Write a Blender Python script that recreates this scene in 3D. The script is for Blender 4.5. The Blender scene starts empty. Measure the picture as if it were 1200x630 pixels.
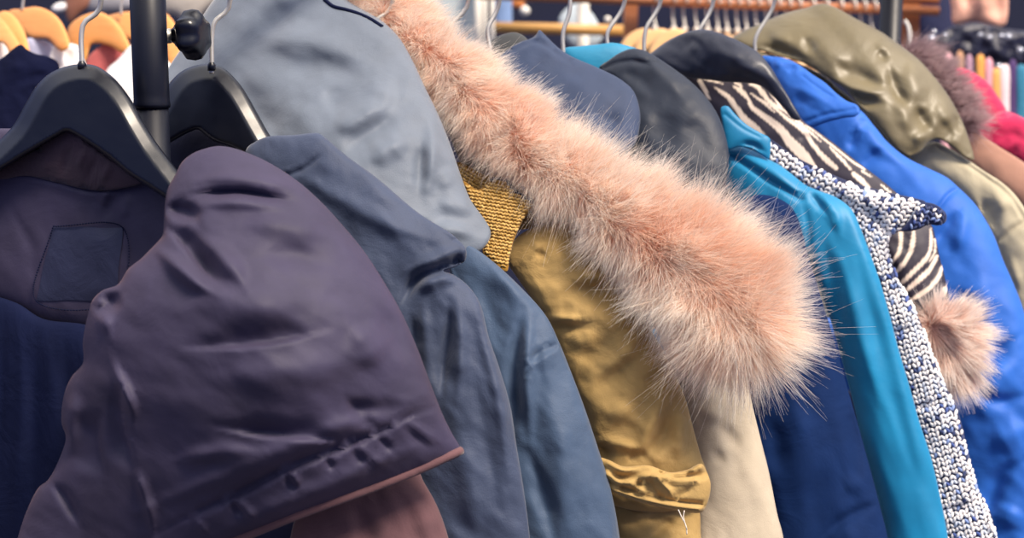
import bpy, math, random
import numpy as np
from mathutils import Vector, Matrix, noise as mnoise
from mathutils.geometry import delaunay_2d_cdt
from mathutils.bvhtree import BVHTree

random.seed(7)
rng = np.random.default_rng(7)
SC = bpy.context.scene
COL = SC.collection

# ------------------------------------------------------------------ camera
FPX = 1667.0                       # focal length for a 1200 px wide frame (50 mm on 36 mm)
CAM = Vector((0.0, 0.0, 1.5))
PITCH = math.radians(9.0)
FWD = Vector((0, math.cos(PITCH), -math.sin(PITCH)))
UP = Vector((0, math.sin(PITCH), math.cos(PITCH)))
RT = Vector((1, 0, 0))
cam = bpy.data.cameras.new('camera')
cam.lens = 50.0
cam.sensor_width = 36.0
cam.clip_start = 0.02
cam.dof.use_dof = True
cam.dof.focus_distance = 1.2
cam.dof.aperture_fstop = 6.3
cam_o = bpy.data.objects.new('camera', cam)
COL.objects.link(cam_o)
cam_o.location = CAM
cam_o.rotation_euler = (math.pi / 2 - PITCH, 0, 0)
SC.camera = cam_o


def P(px, py, d):
    """world point seen at photo position (px, py), d metres in front of the camera"""
    return CAM + FWD * d + RT * ((px - 600) / FPX * d) + UP * ((315 - py) / FPX * d)


def PN(xy, d):
    xy = np.asarray(xy, float)
    d = np.asarray(d, float)
    return (np.array(CAM)[None] + d[:, None] * np.array(FWD)[None]
            + ((xy[:, 0] - 600) / FPX * d)[:, None] * np.array(RT)[None]
            + ((315 - xy[:, 1]) / FPX * d)[:, None] * np.array(UP)[None])


# ------------------------------------------------------------------ things
def thing(name, label, cat, loc, group=None):
    o = bpy.data.objects.new(name, None)
    o.empty_display_size = 0.05
    COL.objects.link(o)
    o.location = loc
    o['label'] = label
    o['category'] = cat
    if group:
        o['group'] = group
    return o


def tag(o, label, cat, group=None):
    o['label'] = label
    o['category'] = cat
    if group:
        o['group'] = group
    return o


def link_mesh(name, verts, faces, mat, parent=None, label=None, smooth=True, uv=None, col=None):
    """verts in world coordinates; parent is an unrotated object"""
    off = np.zeros(3)
    q = parent
    while q is not None:
        off = off + np.array(q.location)
        q = q.parent
    verts = np.asarray(verts, float)
    loc = np.zeros(3)
    if parent is None:
        loc = verts.mean(0)
        loc[2] = verts[:, 2].min()
        off = loc
    me = bpy.data.meshes.new(name)
    me.from_pydata((verts - off).tolist(), [], [list(map(int, f)) for f in faces])
    if smooth:
        me.polygons.foreach_set('use_smooth', [True] * len(me.polygons))
    if uv is not None:
        ul = me.uv_layers.new(name='fabric')
        li = np.zeros(len(me.loops), dtype=np.int32)
        me.loops.foreach_get('vertex_index', li)
        ul.data.foreach_set('uv', np.asarray(uv, float)[li].ravel())
    if col is not None:
        ca = me.color_attributes.new('print', 'FLOAT_COLOR', 'POINT')
        ca.data.foreach_set('color', np.asarray(col, float).ravel())
    me.update()
    if mat is not None:
        me.materials.append(mat)
    o = bpy.data.objects.new(name, me)
    COL.objects.link(o)
    o.location = loc if parent is None else (0, 0, 0)
    if parent is not None:
        o.parent = parent
    if label:
        o['label'] = label
    return o


# ------------------------------------------------------------------ curves in the plane
def catmull(pts, step, closed):
    pts = [np.asarray(p, float) for p in pts]
    n = len(pts)
    out = []
    rngi = range(n) if closed else range(n - 1)
    for i in rngi:
        if closed:
            p0, p1, p2, p3 = pts[(i - 1) % n], pts[i], pts[(i + 1) % n], pts[(i + 2) % n]
        else:
            p1, p2 = pts[i], pts[i + 1]
            p0 = pts[i - 1] if i > 0 else 2 * p1 - p2
            p3 = pts[i + 2] if i + 2 < n else 2 * p2 - p1
        L = np.linalg.norm((p2 - p1)[:2])
        # centripetal parametrisation keeps sharp corners tame
        t01 = max(np.linalg.norm(p1 - p0) ** .5, 1e-3)
        t12 = max(np.linalg.norm(p2 - p1) ** .5, 1e-3)
        t23 = max(np.linalg.norm(p3 - p2) ** .5, 1e-3)
        m1 = (p2 - p1) + t12 * ((p1 - p0) / t01 - (p2 - p0) / (t01 + t12))
        m2 = (p2 - p1) + t12 * ((p3 - p2) / t23 - (p3 - p1) / (t12 + t23))
        k = max(1, int(math.ceil(L / step)))
        for j in range(k):
            t = j / k
            h = (2 * t ** 3 - 3 * t ** 2 + 1) * p1 + (t ** 3 - 2 * t ** 2 + t) * m1 \
                + (-2 * t ** 3 + 3 * t ** 2) * p2 + (t ** 3 - t ** 2) * m2
            out.append(h)
    if not closed:
        out.append(pts[-1])
    return np.array(out)


def seg_dist(Q, A, B):
    """distance of points Q to the polyline of segments A->B: (dist, signed side, arc parameter 0..1)"""
    best = np.full(len(Q), 1e9)
    side = np.zeros(len(Q))
    par = np.zeros(len(Q))
    L = np.linalg.norm(B - A, axis=1)
    cum = np.concatenate([[0], np.cumsum(L)])
    tot = max(cum[-1], 1e-9)
    for i in range(len(A)):
        d = B[i] - A[i]
        l2 = max(d @ d, 1e-12)
        t = np.clip(((Q - A[i]) @ d) / l2, 0, 1)
        v = Q - A[i] - t[:, None] * d
        dd = np.hypot(v[:, 0], v[:, 1])
        m = dd < best
        best[m] = dd[m]
        side[m] = np.sign(d[0] * v[m, 1] - d[1] * v[m, 0])
        par[m] = (cum[i] + t[m] * L[i]) / tot
    return best, side, par


def inside(Q, poly):
    x, y = Q[:, 0], Q[:, 1]
    c = np.zeros(len(Q), bool)
    n = len(poly)
    for i in range(n):
        x1, y1 = poly[i]
        x2, y2 = poly[(i + 1) % n]
        if y1 == y2:
            continue
        m = ((y1 > y) != (y2 > y)) & (x < (x2 - x1) * (y - y1) / (y2 - y1) + x1)
        c ^= m
    return c


def depth_fn(ctrl):
    if not isinstance(ctrl, (list, tuple)):
        return lambda q: np.full(len(q), float(ctrl))
    c = np.array(ctrl, float)
    xy, d = c[:, :2], c[:, 2]
    mu, d0 = xy.mean(0), d.mean()
    S = (xy - mu) / 100
    n = len(c)
    if n > 1:
        g = np.linalg.solve(S.T @ S + np.eye(2) * 0.12, S.T @ (d - d0))
    else:
        g = np.zeros(2)
    res = d - d0 - S @ g

    def K(A, B):
        return np.exp(-((A[:, None] - B[None]) ** 2).sum(-1) / (2 * 1.6 ** 2))
    w = np.linalg.solve(K(S, S) + np.eye(n) * 0.02, res)

    def f(q):
        T = (q - mu) / 100
        return d0 + T @ g + K(T, S) @ w
    return f


def smooth01(x):
    x = np.clip(x, 0, 1)
    return x * x * (3 - 2 * x)


def poisson(V, T, bnd):
    """-lap u = 2, u = 0 on the rim (finite elements, conjugate gradients)"""
    n = len(V)
    I, J, W = [], [], []
    area = np.zeros(n)
    a, b, c = V[T[:, 0]], V[T[:, 1]], V[T[:, 2]]
    A2 = np.abs((b[:, 0] - a[:, 0]) * (c[:, 1] - a[:, 1]) - (b[:, 1] - a[:, 1]) * (c[:, 0] - a[:, 0])) + 1e-9
    for k in range(3):
        i, j, o = T[:, k], T[:, (k + 1) % 3], T[:, (k + 2) % 3]
        cot = ((V[i] - V[o]) * (V[j] - V[o])).sum(1) / A2
        I.append(i); J.append(j); W.append(cot / 2)
        np.add.at(area, i, A2 / 6)
    I, J, W = np.concatenate(I), np.concatenate(J), np.clip(np.concatenate(W), -5, 5)
    diag = np.bincount(I, W, n) + np.bincount(J, W, n)
    free = ~bnd

    def mul(x):
        y = diag * x - np.bincount(I, W * x[J], n) - np.bincount(J, W * x[I], n)
        y[bnd] = 0
        return y
    x = np.zeros(n)
    r = 2 * area * free
    dg = np.where(np.abs(diag) < 1e-9, 1, diag)
    z = r / dg * free
    p = z.copy()
    rz = r @ z
    r0 = rz
    for _ in range(600):
        q = mul(p)
        al = rz / max(p @ q, 1e-20)
        x += al * p
        r -= al * q
        z = r / dg * free
        rn = r @ z
        if rn < 1e-8 * r0:
            break
        p = z + rn / rz * p
        rz = rn
    return np.maximum(x, 0)


class Piece:
    pass


def cloth(name, parent, outline, depth, mat, k=1.0, cap=None, kb=0.5, capb=None, sp=4.0, folds=(), noise=(),
          label=None, prints=None, seams_dense=True, closed_round=True, bevel=None, fold_gain=1.0):
    """A closed, inflated cloth form: its outline lies at its own distance and both faces swell out of it.
    folds: (millimetres towards the viewer, half width px, polyline[, 's'])"""
    ol = catmull(outline, sp * 0.8, True) if closed_round else np.array(outline, float)
    # bounding grid (hex)
    lo, hi = ol.min(0), ol.max(0)
    ys = np.arange(lo[1], hi[1], sp * 0.866)
    G = []
    for r, y in enumerate(ys):
        xs = np.arange(lo[0] + (r % 2) * sp / 2, hi[0], sp)
        out = (y > 650)
        if out:
            if r % 3:
                continue
            xs = xs[::3]
        else:
            xs = np.concatenate([xs[(xs > -25) & (xs < 1225)], xs[(xs <= -25) | (xs >= 1225)][::3]])
        G.append(np.c_[xs, np.full(len(xs), y)])
    G = np.concatenate(G)
    # rings inside the rim
    nxt = np.roll(ol, -1, 0) - np.roll(ol, 1, 0)
    nrm = np.c_[-nxt[:, 1], nxt[:, 0]]
    nrm /= np.linalg.norm(nrm, axis=1)[:, None] + 1e-9
    area = 0.5 * np.sum(ol[:, 0] * np.roll(ol[:, 1], -1) - np.roll(ol[:, 0], -1) * ol[:, 1])
    if area < 0:
        nrm = -nrm
    extra = [ol + nrm * sp * 0.3, ol + nrm * sp * 0.85]
    G = np.concatenate([G[(rng.random(len(G)) < 2)]])
    A, B = ol, np.roll(ol, -1, 0)
    G = G[inside(G, ol)]
    dG, _, _ = seg_dist(G, A, B)
    G = G[dG > sp * 1.25]
    for off, e in zip((0.3, 0.85), extra):
        e = e[inside(e, ol)]
        de, _, _ = seg_dist(e, A, B)
        G = np.concatenate([G, e[de > sp * off * 0.9]])
    if seams_dense:
        for f in folds:
            if f[1] < sp * 1.5:
                pl = catmull(f[2], sp * 0.6, False)
                t = np.gradient(pl, axis=0)
                t /= np.linalg.norm(t, axis=1)[:, None] + 1e-9
                nn = np.c_[-t[:, 1], t[:, 0]]
                add = np.concatenate([pl, pl + nn * f[1] * .8, pl - nn * f[1] * .8, pl + nn * f[1] * 1.8, pl - nn * f[1] * 1.8])
                add = add[inside(add, ol)]
                if len(add):
                    de, _, _ = seg_dist(add, A, B)
                    add = add[de > sp * .3]
                    dg, _, _ = seg_dist(G, pl[:-1], pl[1:])
                    G = np.concatenate([G[dg > f[1] * 2.2], add])
    pts = np.concatenate([ol, G])
    n0 = len(ol)
    edges = [(i, (i + 1) % n0) for i in range(n0)]
    V, _, F, *_ = delaunay_2d_cdt([Vector(p) for p in pts.tolist()], edges, [], 1, 0.02)
    V = np.array([(v.x, v.y) for v in V])
    T = np.array([f for f in F if len(f) == 3], dtype=int)
    used = np.unique(T)
    remap = -np.ones(len(V), int)
    remap[used] = np.arange(len(used))
    V, T = V[used], remap[T]
    # orientation: counter-clockwise in px (y down) -> facing away; fix to face the camera
    a, b, c = V[T[:, 0]], V[T[:, 1]], V[T[:, 2]]
    cr = (b[:, 0] - a[:, 0]) * (c[:, 1] - a[:, 1]) - (b[:, 1] - a[:, 1]) * (c[:, 0] - a[:, 0])
    T[cr > 0] = T[cr > 0][:, ::-1]
    E = np.sort(np.concatenate([T[:, [0, 1]], T[:, [1, 2]], T[:, [2, 0]]]), axis=1)
    ue, cnt = np.unique(E, axis=0, return_counts=True)
    be = ue[cnt == 1]
    bnd = np.zeros(len(V), bool)
    bnd[be.ravel()] = True
    u = np.sqrt(poisson(V, T, bnd))                    # px, a half circle over a strip
    df = depth_fn(depth)
    D = df(V)
    pxm = D / FPX
    h = k * u * pxm
    if cap:
        h = cap * np.tanh(h / cap)
    hb = kb * u * pxm
    cb = capb or cap
    if cb:
        hb = cb * np.tanh(hb / cb)
    dB, _, _ = seg_dist(V, A, B)
    if bevel:                                          # plate with one broad rounded edge: (height m, width px, edge polyline)
        pl = catmull(bevel[2], 3, False)
        dO, _, _ = seg_dist(V, pl[:-1], pl[1:])
        xr = np.clip(dO / bevel[1], 0, 1)
        xo = np.clip(dB / 4.0, 0, 1)
        h = np.minimum(bevel[0] * np.sqrt(1 - (1 - xr) ** 2), bevel[0] * (0.35 + 0.65 * xr) * np.sqrt(1 - (1 - xo) ** 2) + bevel[0] * 0.0)
        hb = bevel[0] * 0.8 * np.sqrt(1 - (1 - xo) ** 2)
    fade = smooth01(dB / 5.0)
    disp = np.zeros(len(V))
    for f in folds:
        f = (f[0] * fold_gain * (0.65 if f[1] < 6 and sp < 3.2 else 1),) + tuple(f[1:])
        pl = catmull(f[2], 4, False)
        dd, side, par = seg_dist(V, pl[:-1], pl[1:])
        if f[1] >= 4:                                  # folds run out to a point; seams keep their width
            tp = smooth01(np.minimum(par, 1 - par) * 2.6)
            ends = 0.12 + 0.88 * tp
            x = dd / (f[1] * (0.5 + 0.55 * tp))
        else:
            ends, x = 1.0, dd / f[1]
        if len(f) > 3 and f[3] == 's':
            disp += f[0] / 1000 * ends * side * 1.65 * x * np.exp(-x * x * 0.5 - 0.0)
        elif len(f) > 3 and f[3] == 'e':               # overlap edge: steep on one side
            g = np.where(side > 0, np.exp(-(x * 0.45) ** 2), np.exp(-(x * 2.6) ** 2))
            disp += f[0] / 1000 * ends * g
        else:
            disp += f[0] / 1000 * ends * np.exp(-x * x)
    for (amp, scale, stretch, ang) in noise:
        ca, sa = math.cos(math.radians(ang)), math.sin(math.radians(ang))
        s0 = random.random() * 50
        uu = (V[:, 0] * ca + V[:, 1] * sa) / (scale * stretch)
        vv = (-V[:, 0] * sa + V[:, 1] * ca) / scale
        disp += amp / 1000 * np.array([mnoise.fractal((x, y, s0), 0.9, 2.0, 3) for x, y in zip(uu, vv)])
    front = D - h - disp * fade
    back = D + hb
    front = np.minimum(front, back)
    XF, XB = PN(V, front), PN(V, back)
    nV = len(V)
    bi = np.arange(nV) + nV
    bi[bnd] = np.arange(nV)[bnd]
    keep = np.concatenate([np.arange(nV), (np.arange(nV) + nV)[~bnd]])
    rm = -np.ones(2 * nV, int)
    rm[keep] = np.arange(len(keep))
    allv = np.concatenate([XF, XB])[keep]
    faces = np.concatenate([T, rm[bi[T[:, ::-1]]]])
    uv = np.concatenate([V, V])[keep] / 100.0
    col = None
    if prints is not None:
        cF = prints(V)
        col = np.concatenate([cF, cF])[keep]
    o = link_mesh(name, allv, faces, mat, parent, label, uv=uv, col=col)
    p = Piece()
    p.obj, p.V, p.T, p.front, p.XF = o, V, T, front, XF
    p.allv, p.faces = allv, faces
    p.bvh = BVHTree.FromPolygons([Vector(v) for v in XF.tolist()], T.tolist())
    p.df = df

    def at(px, py, lift=0.0):
        d = (P(px, py, 1.0) - CAM)
        dn = d.normalized()
        hit, *_ = p.bvh.ray_cast(CAM, dn)
        if hit is None:
            hit, *_ = p.bvh.find_nearest(P(px, py, float(p.df(np.array([[px, py]]))[0])))
        return hit - dn * lift

    p.at = at
    return p


# ------------------------------------------------------------------ tubes, lathes, boxes
def tube_geo(pts, rad, seg=10, cap=True):
    pts = [Vector(p) for p in pts]
    n = len(pts)
    if not hasattr(rad, '__len__'):
        rad = [rad] * n
    T = [(pts[min(i + 1, n - 1)] - pts[max(i - 1, 0)]).normalized() for i in range(n)]
    ref = Vector((0, 0, 1)) if abs(T[0].z) < 0.9 else Vector((1, 0, 0))
    N = (ref - T[0] * ref.dot(T[0])).normalized()
    V, F = [], []
    for i in range(n):
        N = (N - T[i] * N.dot(T[i])).normalized()
        Bn = T[i].cross(N)
        for s in range(seg):
            a = 2 * math.pi * s / seg
            V.append(pts[i] + (N * math.cos(a) + Bn * math.sin(a)) * rad[i])
    for i in range(n - 1):
        for s in range(seg):
            a, b = i * seg + s, i * seg + (s + 1) % seg
            F.append((a, b, b + seg, a + seg))
    if cap:
        F.append(tuple(range(seg))[::-1])
        F.append(tuple((n - 1) * seg + s for s in range(seg)))
    return V, F


def merge(geos):
    V, F = [], []
    for v, f in geos:
        o = len(V)
        V += list(v)
        F += [tuple(i + o for i in q) for q in f]
    return V, F


def arr(V):
    return np.array([tuple(v) for v in V], float)


def tube(name, pts, rad, mat, parent=None, label=None, seg=10):
    V, F = tube_geo(pts, rad, seg)
    return link_mesh(name, arr(V), F, mat, parent, label)


def spline3(pts, k=6):
    pts = [np.array(p, float) for p in pts]
    return [Vector(p) for p in catmull3(pts, k)]


def catmull3(pts, k):
    n = len(pts)
    out = []
    for i in range(n - 1):
        p1, p2 = pts[i], pts[i + 1]
        p0 = pts[i - 1] if i else 2 * p1 - p2
        p3 = pts[i + 2] if i + 2 < n else 2 * p2 - p1
        for j in range(k):
            t = j / k
            out.append(0.5 * (2 * p1 + (p2 - p0) * t + (2 * p0 - 5 * p1 + 4 * p2 - p3) * t * t
                              + (3 * p1 - p0 - 3 * p2 + p3) * t ** 3))
    out.append(pts[-1])
    return out


def lathe_geo(origin, axis, prof, seg=24, lobes=0, lobe=0.0):
    """prof: (distance along axis, radius)"""
    axis = Vector(axis).normalized()
    ref = Vector((0, 0, 1)) if abs(axis.z) < 0.9 else Vector((1, 0, 0))
    N = (ref - axis * ref.dot(axis)).normalized()
    B = axis.cross(N)
    V, F = [], []
    for t, r in prof:
        for s in range(seg):
            a = 2 * math.pi * s / seg
            rr = r * (1 + (lobe * math.cos(lobes * a) if lobes else 0))
            V.append(Vector(origin) + axis * t + (N * math.cos(a) + B * math.sin(a)) * rr)
    for i in range(len(prof) - 1):
        for s in range(seg):
            a, b = i * seg + s, i * seg + (s + 1) % seg
            F.append((a, b, b + seg, a + seg))
    F.append(tuple(range(seg))[::-1])
    F.append(tuple((len(prof) - 1) * seg + s for s in range(seg)))
    return V, F


def box_geo(lo, hi):
    x0, y0, z0 = lo
    x1, y1, z1 = hi
    V = [Vector(p) for p in ((x0, y0, z0), (x1, y0, z0), (x1, y1, z0), (x0, y1, z0),
                             (x0, y0, z1), (x1, y0, z1), (x1, y1, z1), (x0, y1, z1))]
    F = [(0, 3, 2, 1), (4, 5, 6, 7), (0, 1, 5, 4), (1, 2, 6, 5), (2, 3, 7, 6), (3, 0, 4, 7)]
    return V, F


# ------------------------------------------------------------------ materials
def lin(c):
    if isinstance(c, str):
        c = [int(c[i:i + 2], 16) / 255 for i in (0, 2, 4)]
    return tuple(((v / 12.92) if v <= 0.04045 else ((v + 0.055) / 1.055) ** 2.4) for v in c) + (1.0,)


def new_mat(name):
    m = bpy.data.materials.new(name)
    m.use_nodes = True
    nt = m.node_tree
    bs = nt.nodes['Principled BSDF']
    return m, nt, bs


def node(nt, typ, **kw):
    n = nt.nodes.new(typ)
    for k_, v in kw.items():
        if k_.startswith('i_'):
            n.inputs[k_[2:].replace('_', ' ')].default_value = v
        else:
            setattr(n, k_, v)
    return n


def fabric(name, c, rough=0.75, sheen=0.15, var=0.10, wrinkle=0.25, wscale=30, weave=0.15, weave_scale=260, spec=0.35,
           c2=None, sheen_tint=None, coat=0.0, emboss=None):
    m, nt, bs = new_mat(name)
    L = nt.links
    tc = node(nt, 'ShaderNodeTexCoord')
    n1 = node(nt, 'ShaderNodeTexNoise', i_Scale=14.0, i_Detail=5.0, i_Roughness=0.6)
    L.new(tc.outputs['Object'], n1.inputs['Vector'])
    mix = node(nt, 'ShaderNodeMix', data_type='RGBA')
    base = lin(c)
    lo = tuple(v * (1 - var * 1.6) for v in base[:3]) + (1,)
    hi = lin(c2) if c2 else tuple(min(1, v * (1 + var * 1.6)) for v in base[:3]) + (1,)
    mix.inputs['A'].default_value = lo
    mix.inputs['B'].default_value = hi
    mr = node(nt, 'ShaderNodeMapRange', i_From_Min=0.3, i_From_Max=0.7)
    L.new(n1.outputs['Fac'], mr.inputs['Value'])
    L.new(mr.outputs['Result'], mix.inputs['Factor'])
    L.new(mix.outputs['Result'], bs.inputs['Base Color'])
    bs.inputs['Roughness'].default_value = rough
    bs.inputs['Specular IOR Level'].default_value = spec
    bs.inputs['Sheen Weight'].default_value = sheen
    bs.inputs['Sheen Roughness'].default_value = 0.5
    if sheen_tint:
        bs.inputs['Sheen Tint'].default_value = lin(sheen_tint)
    bs.inputs['Coat Weight'].default_value = coat
    bs.inputs['Coat Roughness'].default_value = 0.35
    # crumples + weave
    n2 = node(nt, 'ShaderNodeTexNoise', i_Scale=float(wscale), i_Detail=4.0, i_Roughness=0.55, i_Distortion=0.6)
    L.new(tc.outputs['Object'], n2.inputs['Vector'])
    b1 = node(nt, 'ShaderNodeBump', i_Strength=wrinkle, i_Distance=0.01)
    L.new(n2.outputs['Fac'], b1.inputs['Height'])
    n3 = node(nt, 'ShaderNodeTexNoise', i_Scale=float(weave_scale) * 4, i_Detail=1.0)
    L.new(tc.outputs['Object'], n3.inputs['Vector'])
    b2 = node(nt, 'ShaderNodeBump', i_Strength=weave, i_Distance=0.0008)
    L.new(n3.outputs['Fac'], b2.inputs['Height'])
    L.new(b1.outputs['Normal'], b2.inputs['Normal'])
    L.new(b2.outputs['Normal'], bs.inputs['Normal'])
    return m


def plain(name, c, rough=0.4, metal=0.0, spec=0.5, var=0.08, scale=40, bump=0.03, coat=0.0):
    m, nt, bs = new_mat(name)
    L = nt.links
    tc = node(nt, 'ShaderNodeTexCoord')
    n1 = node(nt, 'ShaderNodeTexNoise', i_Scale=float(scale), i_Detail=5.0)
    L.new(tc.outputs['Object'], n1.inputs['Vector'])
    mix = node(nt, 'ShaderNodeMix', data_type='RGBA')
    b = lin(c)
    mix.inputs['A'].default_value = tuple(v * (1 - var) for v in b[:3]) + (1,)
    mix.inputs['B'].default_value = tuple(min(1, v * (1 + var)) for v in b[:3]) + (1,)
    L.new(n1.outputs['Fac'], mix.inputs['Factor'])
    L.new(mix.outputs['Result'], bs.inputs['Base Color'])
    mr = node(nt, 'ShaderNodeMapRange', i_To_Min=max(0.02, rough - 0.08), i_To_Max=rough + 0.08)
    L.new(n1.outputs['Fac'], mr.inputs['Value'])
    L.new(mr.outputs['Result'], bs.inputs['Roughness'])
    bs.inputs['Metallic'].default_value = metal
    bs.inputs['Specular IOR Level'].default_value = spec
    bs.inputs['Coat Weight'].default_value = coat
    bp = node(nt, 'ShaderNodeBump', i_Strength=bump, i_Distance=0.002)
    L.new(n1.outputs['Fac'], bp.inputs['Height'])
    L.new(bp.outputs['Normal'], bs.inputs['Normal'])
    return m


def wood(name, c1, c2, scale=6, rough=0.45):
    m, nt, bs = new_mat(name)
    L = nt.links
    tc = node(nt, 'ShaderNodeTexCoord')
    mp = node(nt, 'ShaderNodeMapping')
    mp.inputs['Scale'].default_value = (3, 3, 22)
    L.new(tc.outputs['Object'], mp.inputs['Vector'])
    w = node(nt, 'ShaderNodeTexNoise', i_Scale=float(scale), i_Detail=6.0, i_Distortion=1.2)
    L.new(mp.outputs['Vector'], w.inputs['Vector'])
    mix = node(nt, 'ShaderNodeMix', data_type='RGBA')
    mix.inputs['A'].default_value = lin(c1)
    mix.inputs['B'].default_value = lin(c2)
    L.new(w.outputs['Fac'], mix.inputs['Factor'])
    L.new(mix.outputs['Result'], bs.inputs['Base Color'])
    bs.inputs['Roughness'].default_value = rough
    bp = node(nt, 'ShaderNodeBump', i_Strength=0.08, i_Distance=0.001)
    L.new(w.outputs['Fac'], bp.inputs['Height'])
    L.new(bp.outputs['Normal'], bs.inputs['Normal'])
    return m


def attr_mat(name, rough=0.8, sheen=0.2, weave=0.2):
    """colour of a printed or dyed pattern, kept on the mesh itself"""
    m, nt, bs = new_mat(name)
    L = nt.links
    at = node(nt, 'ShaderNodeAttribute', attribute_name='print')
    L.new(at.outputs['Color'], bs.inputs['Base Color'])
    bs.inputs['Roughness'].default_value = rough
    bs.inputs['Sheen Weight'].default_value = sheen
    tc = node(nt, 'ShaderNodeTexCoord')
    n3 = node(nt, 'ShaderNodeTexNoise', i_Scale=900.0, i_Detail=1.0)
    L.new(tc.outputs['Object'], n3.inputs['Vector'])
    b2 = node(nt, 'ShaderNodeBump', i_Strength=weave, i_Distance=0.0008)
    L.new(n3.outputs['Fac'], b2.inputs['Height'])
    L.new(b2.outputs['Normal'], bs.inputs['Normal'])
    return m


def fur_mat(name, root, tip, rough=0.5, mid=None, patch=None):
    m, nt, bs = new_mat(name)
    L = nt.links
    hi = node(nt, 'ShaderNodeHairInfo')
    ramp = node(nt, 'ShaderNodeValToRGB')
    ramp.color_ramp.elements[0].position = 0.0
    ramp.color_ramp.elements[0].color = lin(root)
    ramp.color_ramp.elements[1].position = 0.85
    ramp.color_ramp.elements[1].color = lin(tip)
    if mid:
        e = ramp.color_ramp.elements.new(0.45)
        e.color = lin(mid)
    L.new(hi.outputs['Intercept'], ramp.inputs['Fac'])
    hsv = node(nt, 'ShaderNodeHueSaturation')
    mr = node(nt, 'ShaderNodeMapRange', i_To_Min=0.75, i_To_Max=1.2)
    L.new(hi.outputs['Random'], mr.inputs['Value'])
    L.new(mr.outputs['Result'], hsv.inputs['Value'])
    src = ramp.outputs['Color']
    if patch:
        tc = node(nt, 'ShaderNodeTexCoord')
        nz = node(nt, 'ShaderNodeTexNoise', i_Scale=13.0, i_Detail=3.0)
        L.new(tc.outputs['Object'], nz.inputs['Vector'])
        m2 = node(nt, 'ShaderNodeMapRange', i_From_Min=0.48, i_From_Max=0.72, i_To_Max=0.6)
        L.new(nz.outputs['Fac'], m2.inputs['Value'])
        mx = node(nt, 'ShaderNodeMix', data_type='RGBA', blend_type='MULTIPLY')
        L.new(m2.outputs['Result'], mx.inputs['Factor'])
        L.new(src, mx.inputs['A'])
        mx.inputs['B'].default_value = lin(patch)
        src = mx.outputs['Result']
    L.new(src, hsv.inputs['Color'])
    L.new(hsv.outputs['Color'], bs.inputs['Base Color'])
    bs.inputs['Roughness'].default_value = rough
    bs.inputs['Specular IOR Level'].default_value = 0.25
    tr = node(nt, 'ShaderNodeBsdfTranslucent')
    L.new(hsv.outputs['Color'], tr.inputs['Color'])
    ms = node(nt, 'ShaderNodeMixShader')
    ms.inputs[0].default_value = 0.45
    L.new(bs.outputs[0], ms.inputs[1])
    L.new(tr.outputs[0], ms.inputs[2])
    L.new(ms.outputs[0], nt.nodes['Material Output'].inputs['Surface'])
    return m


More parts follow.
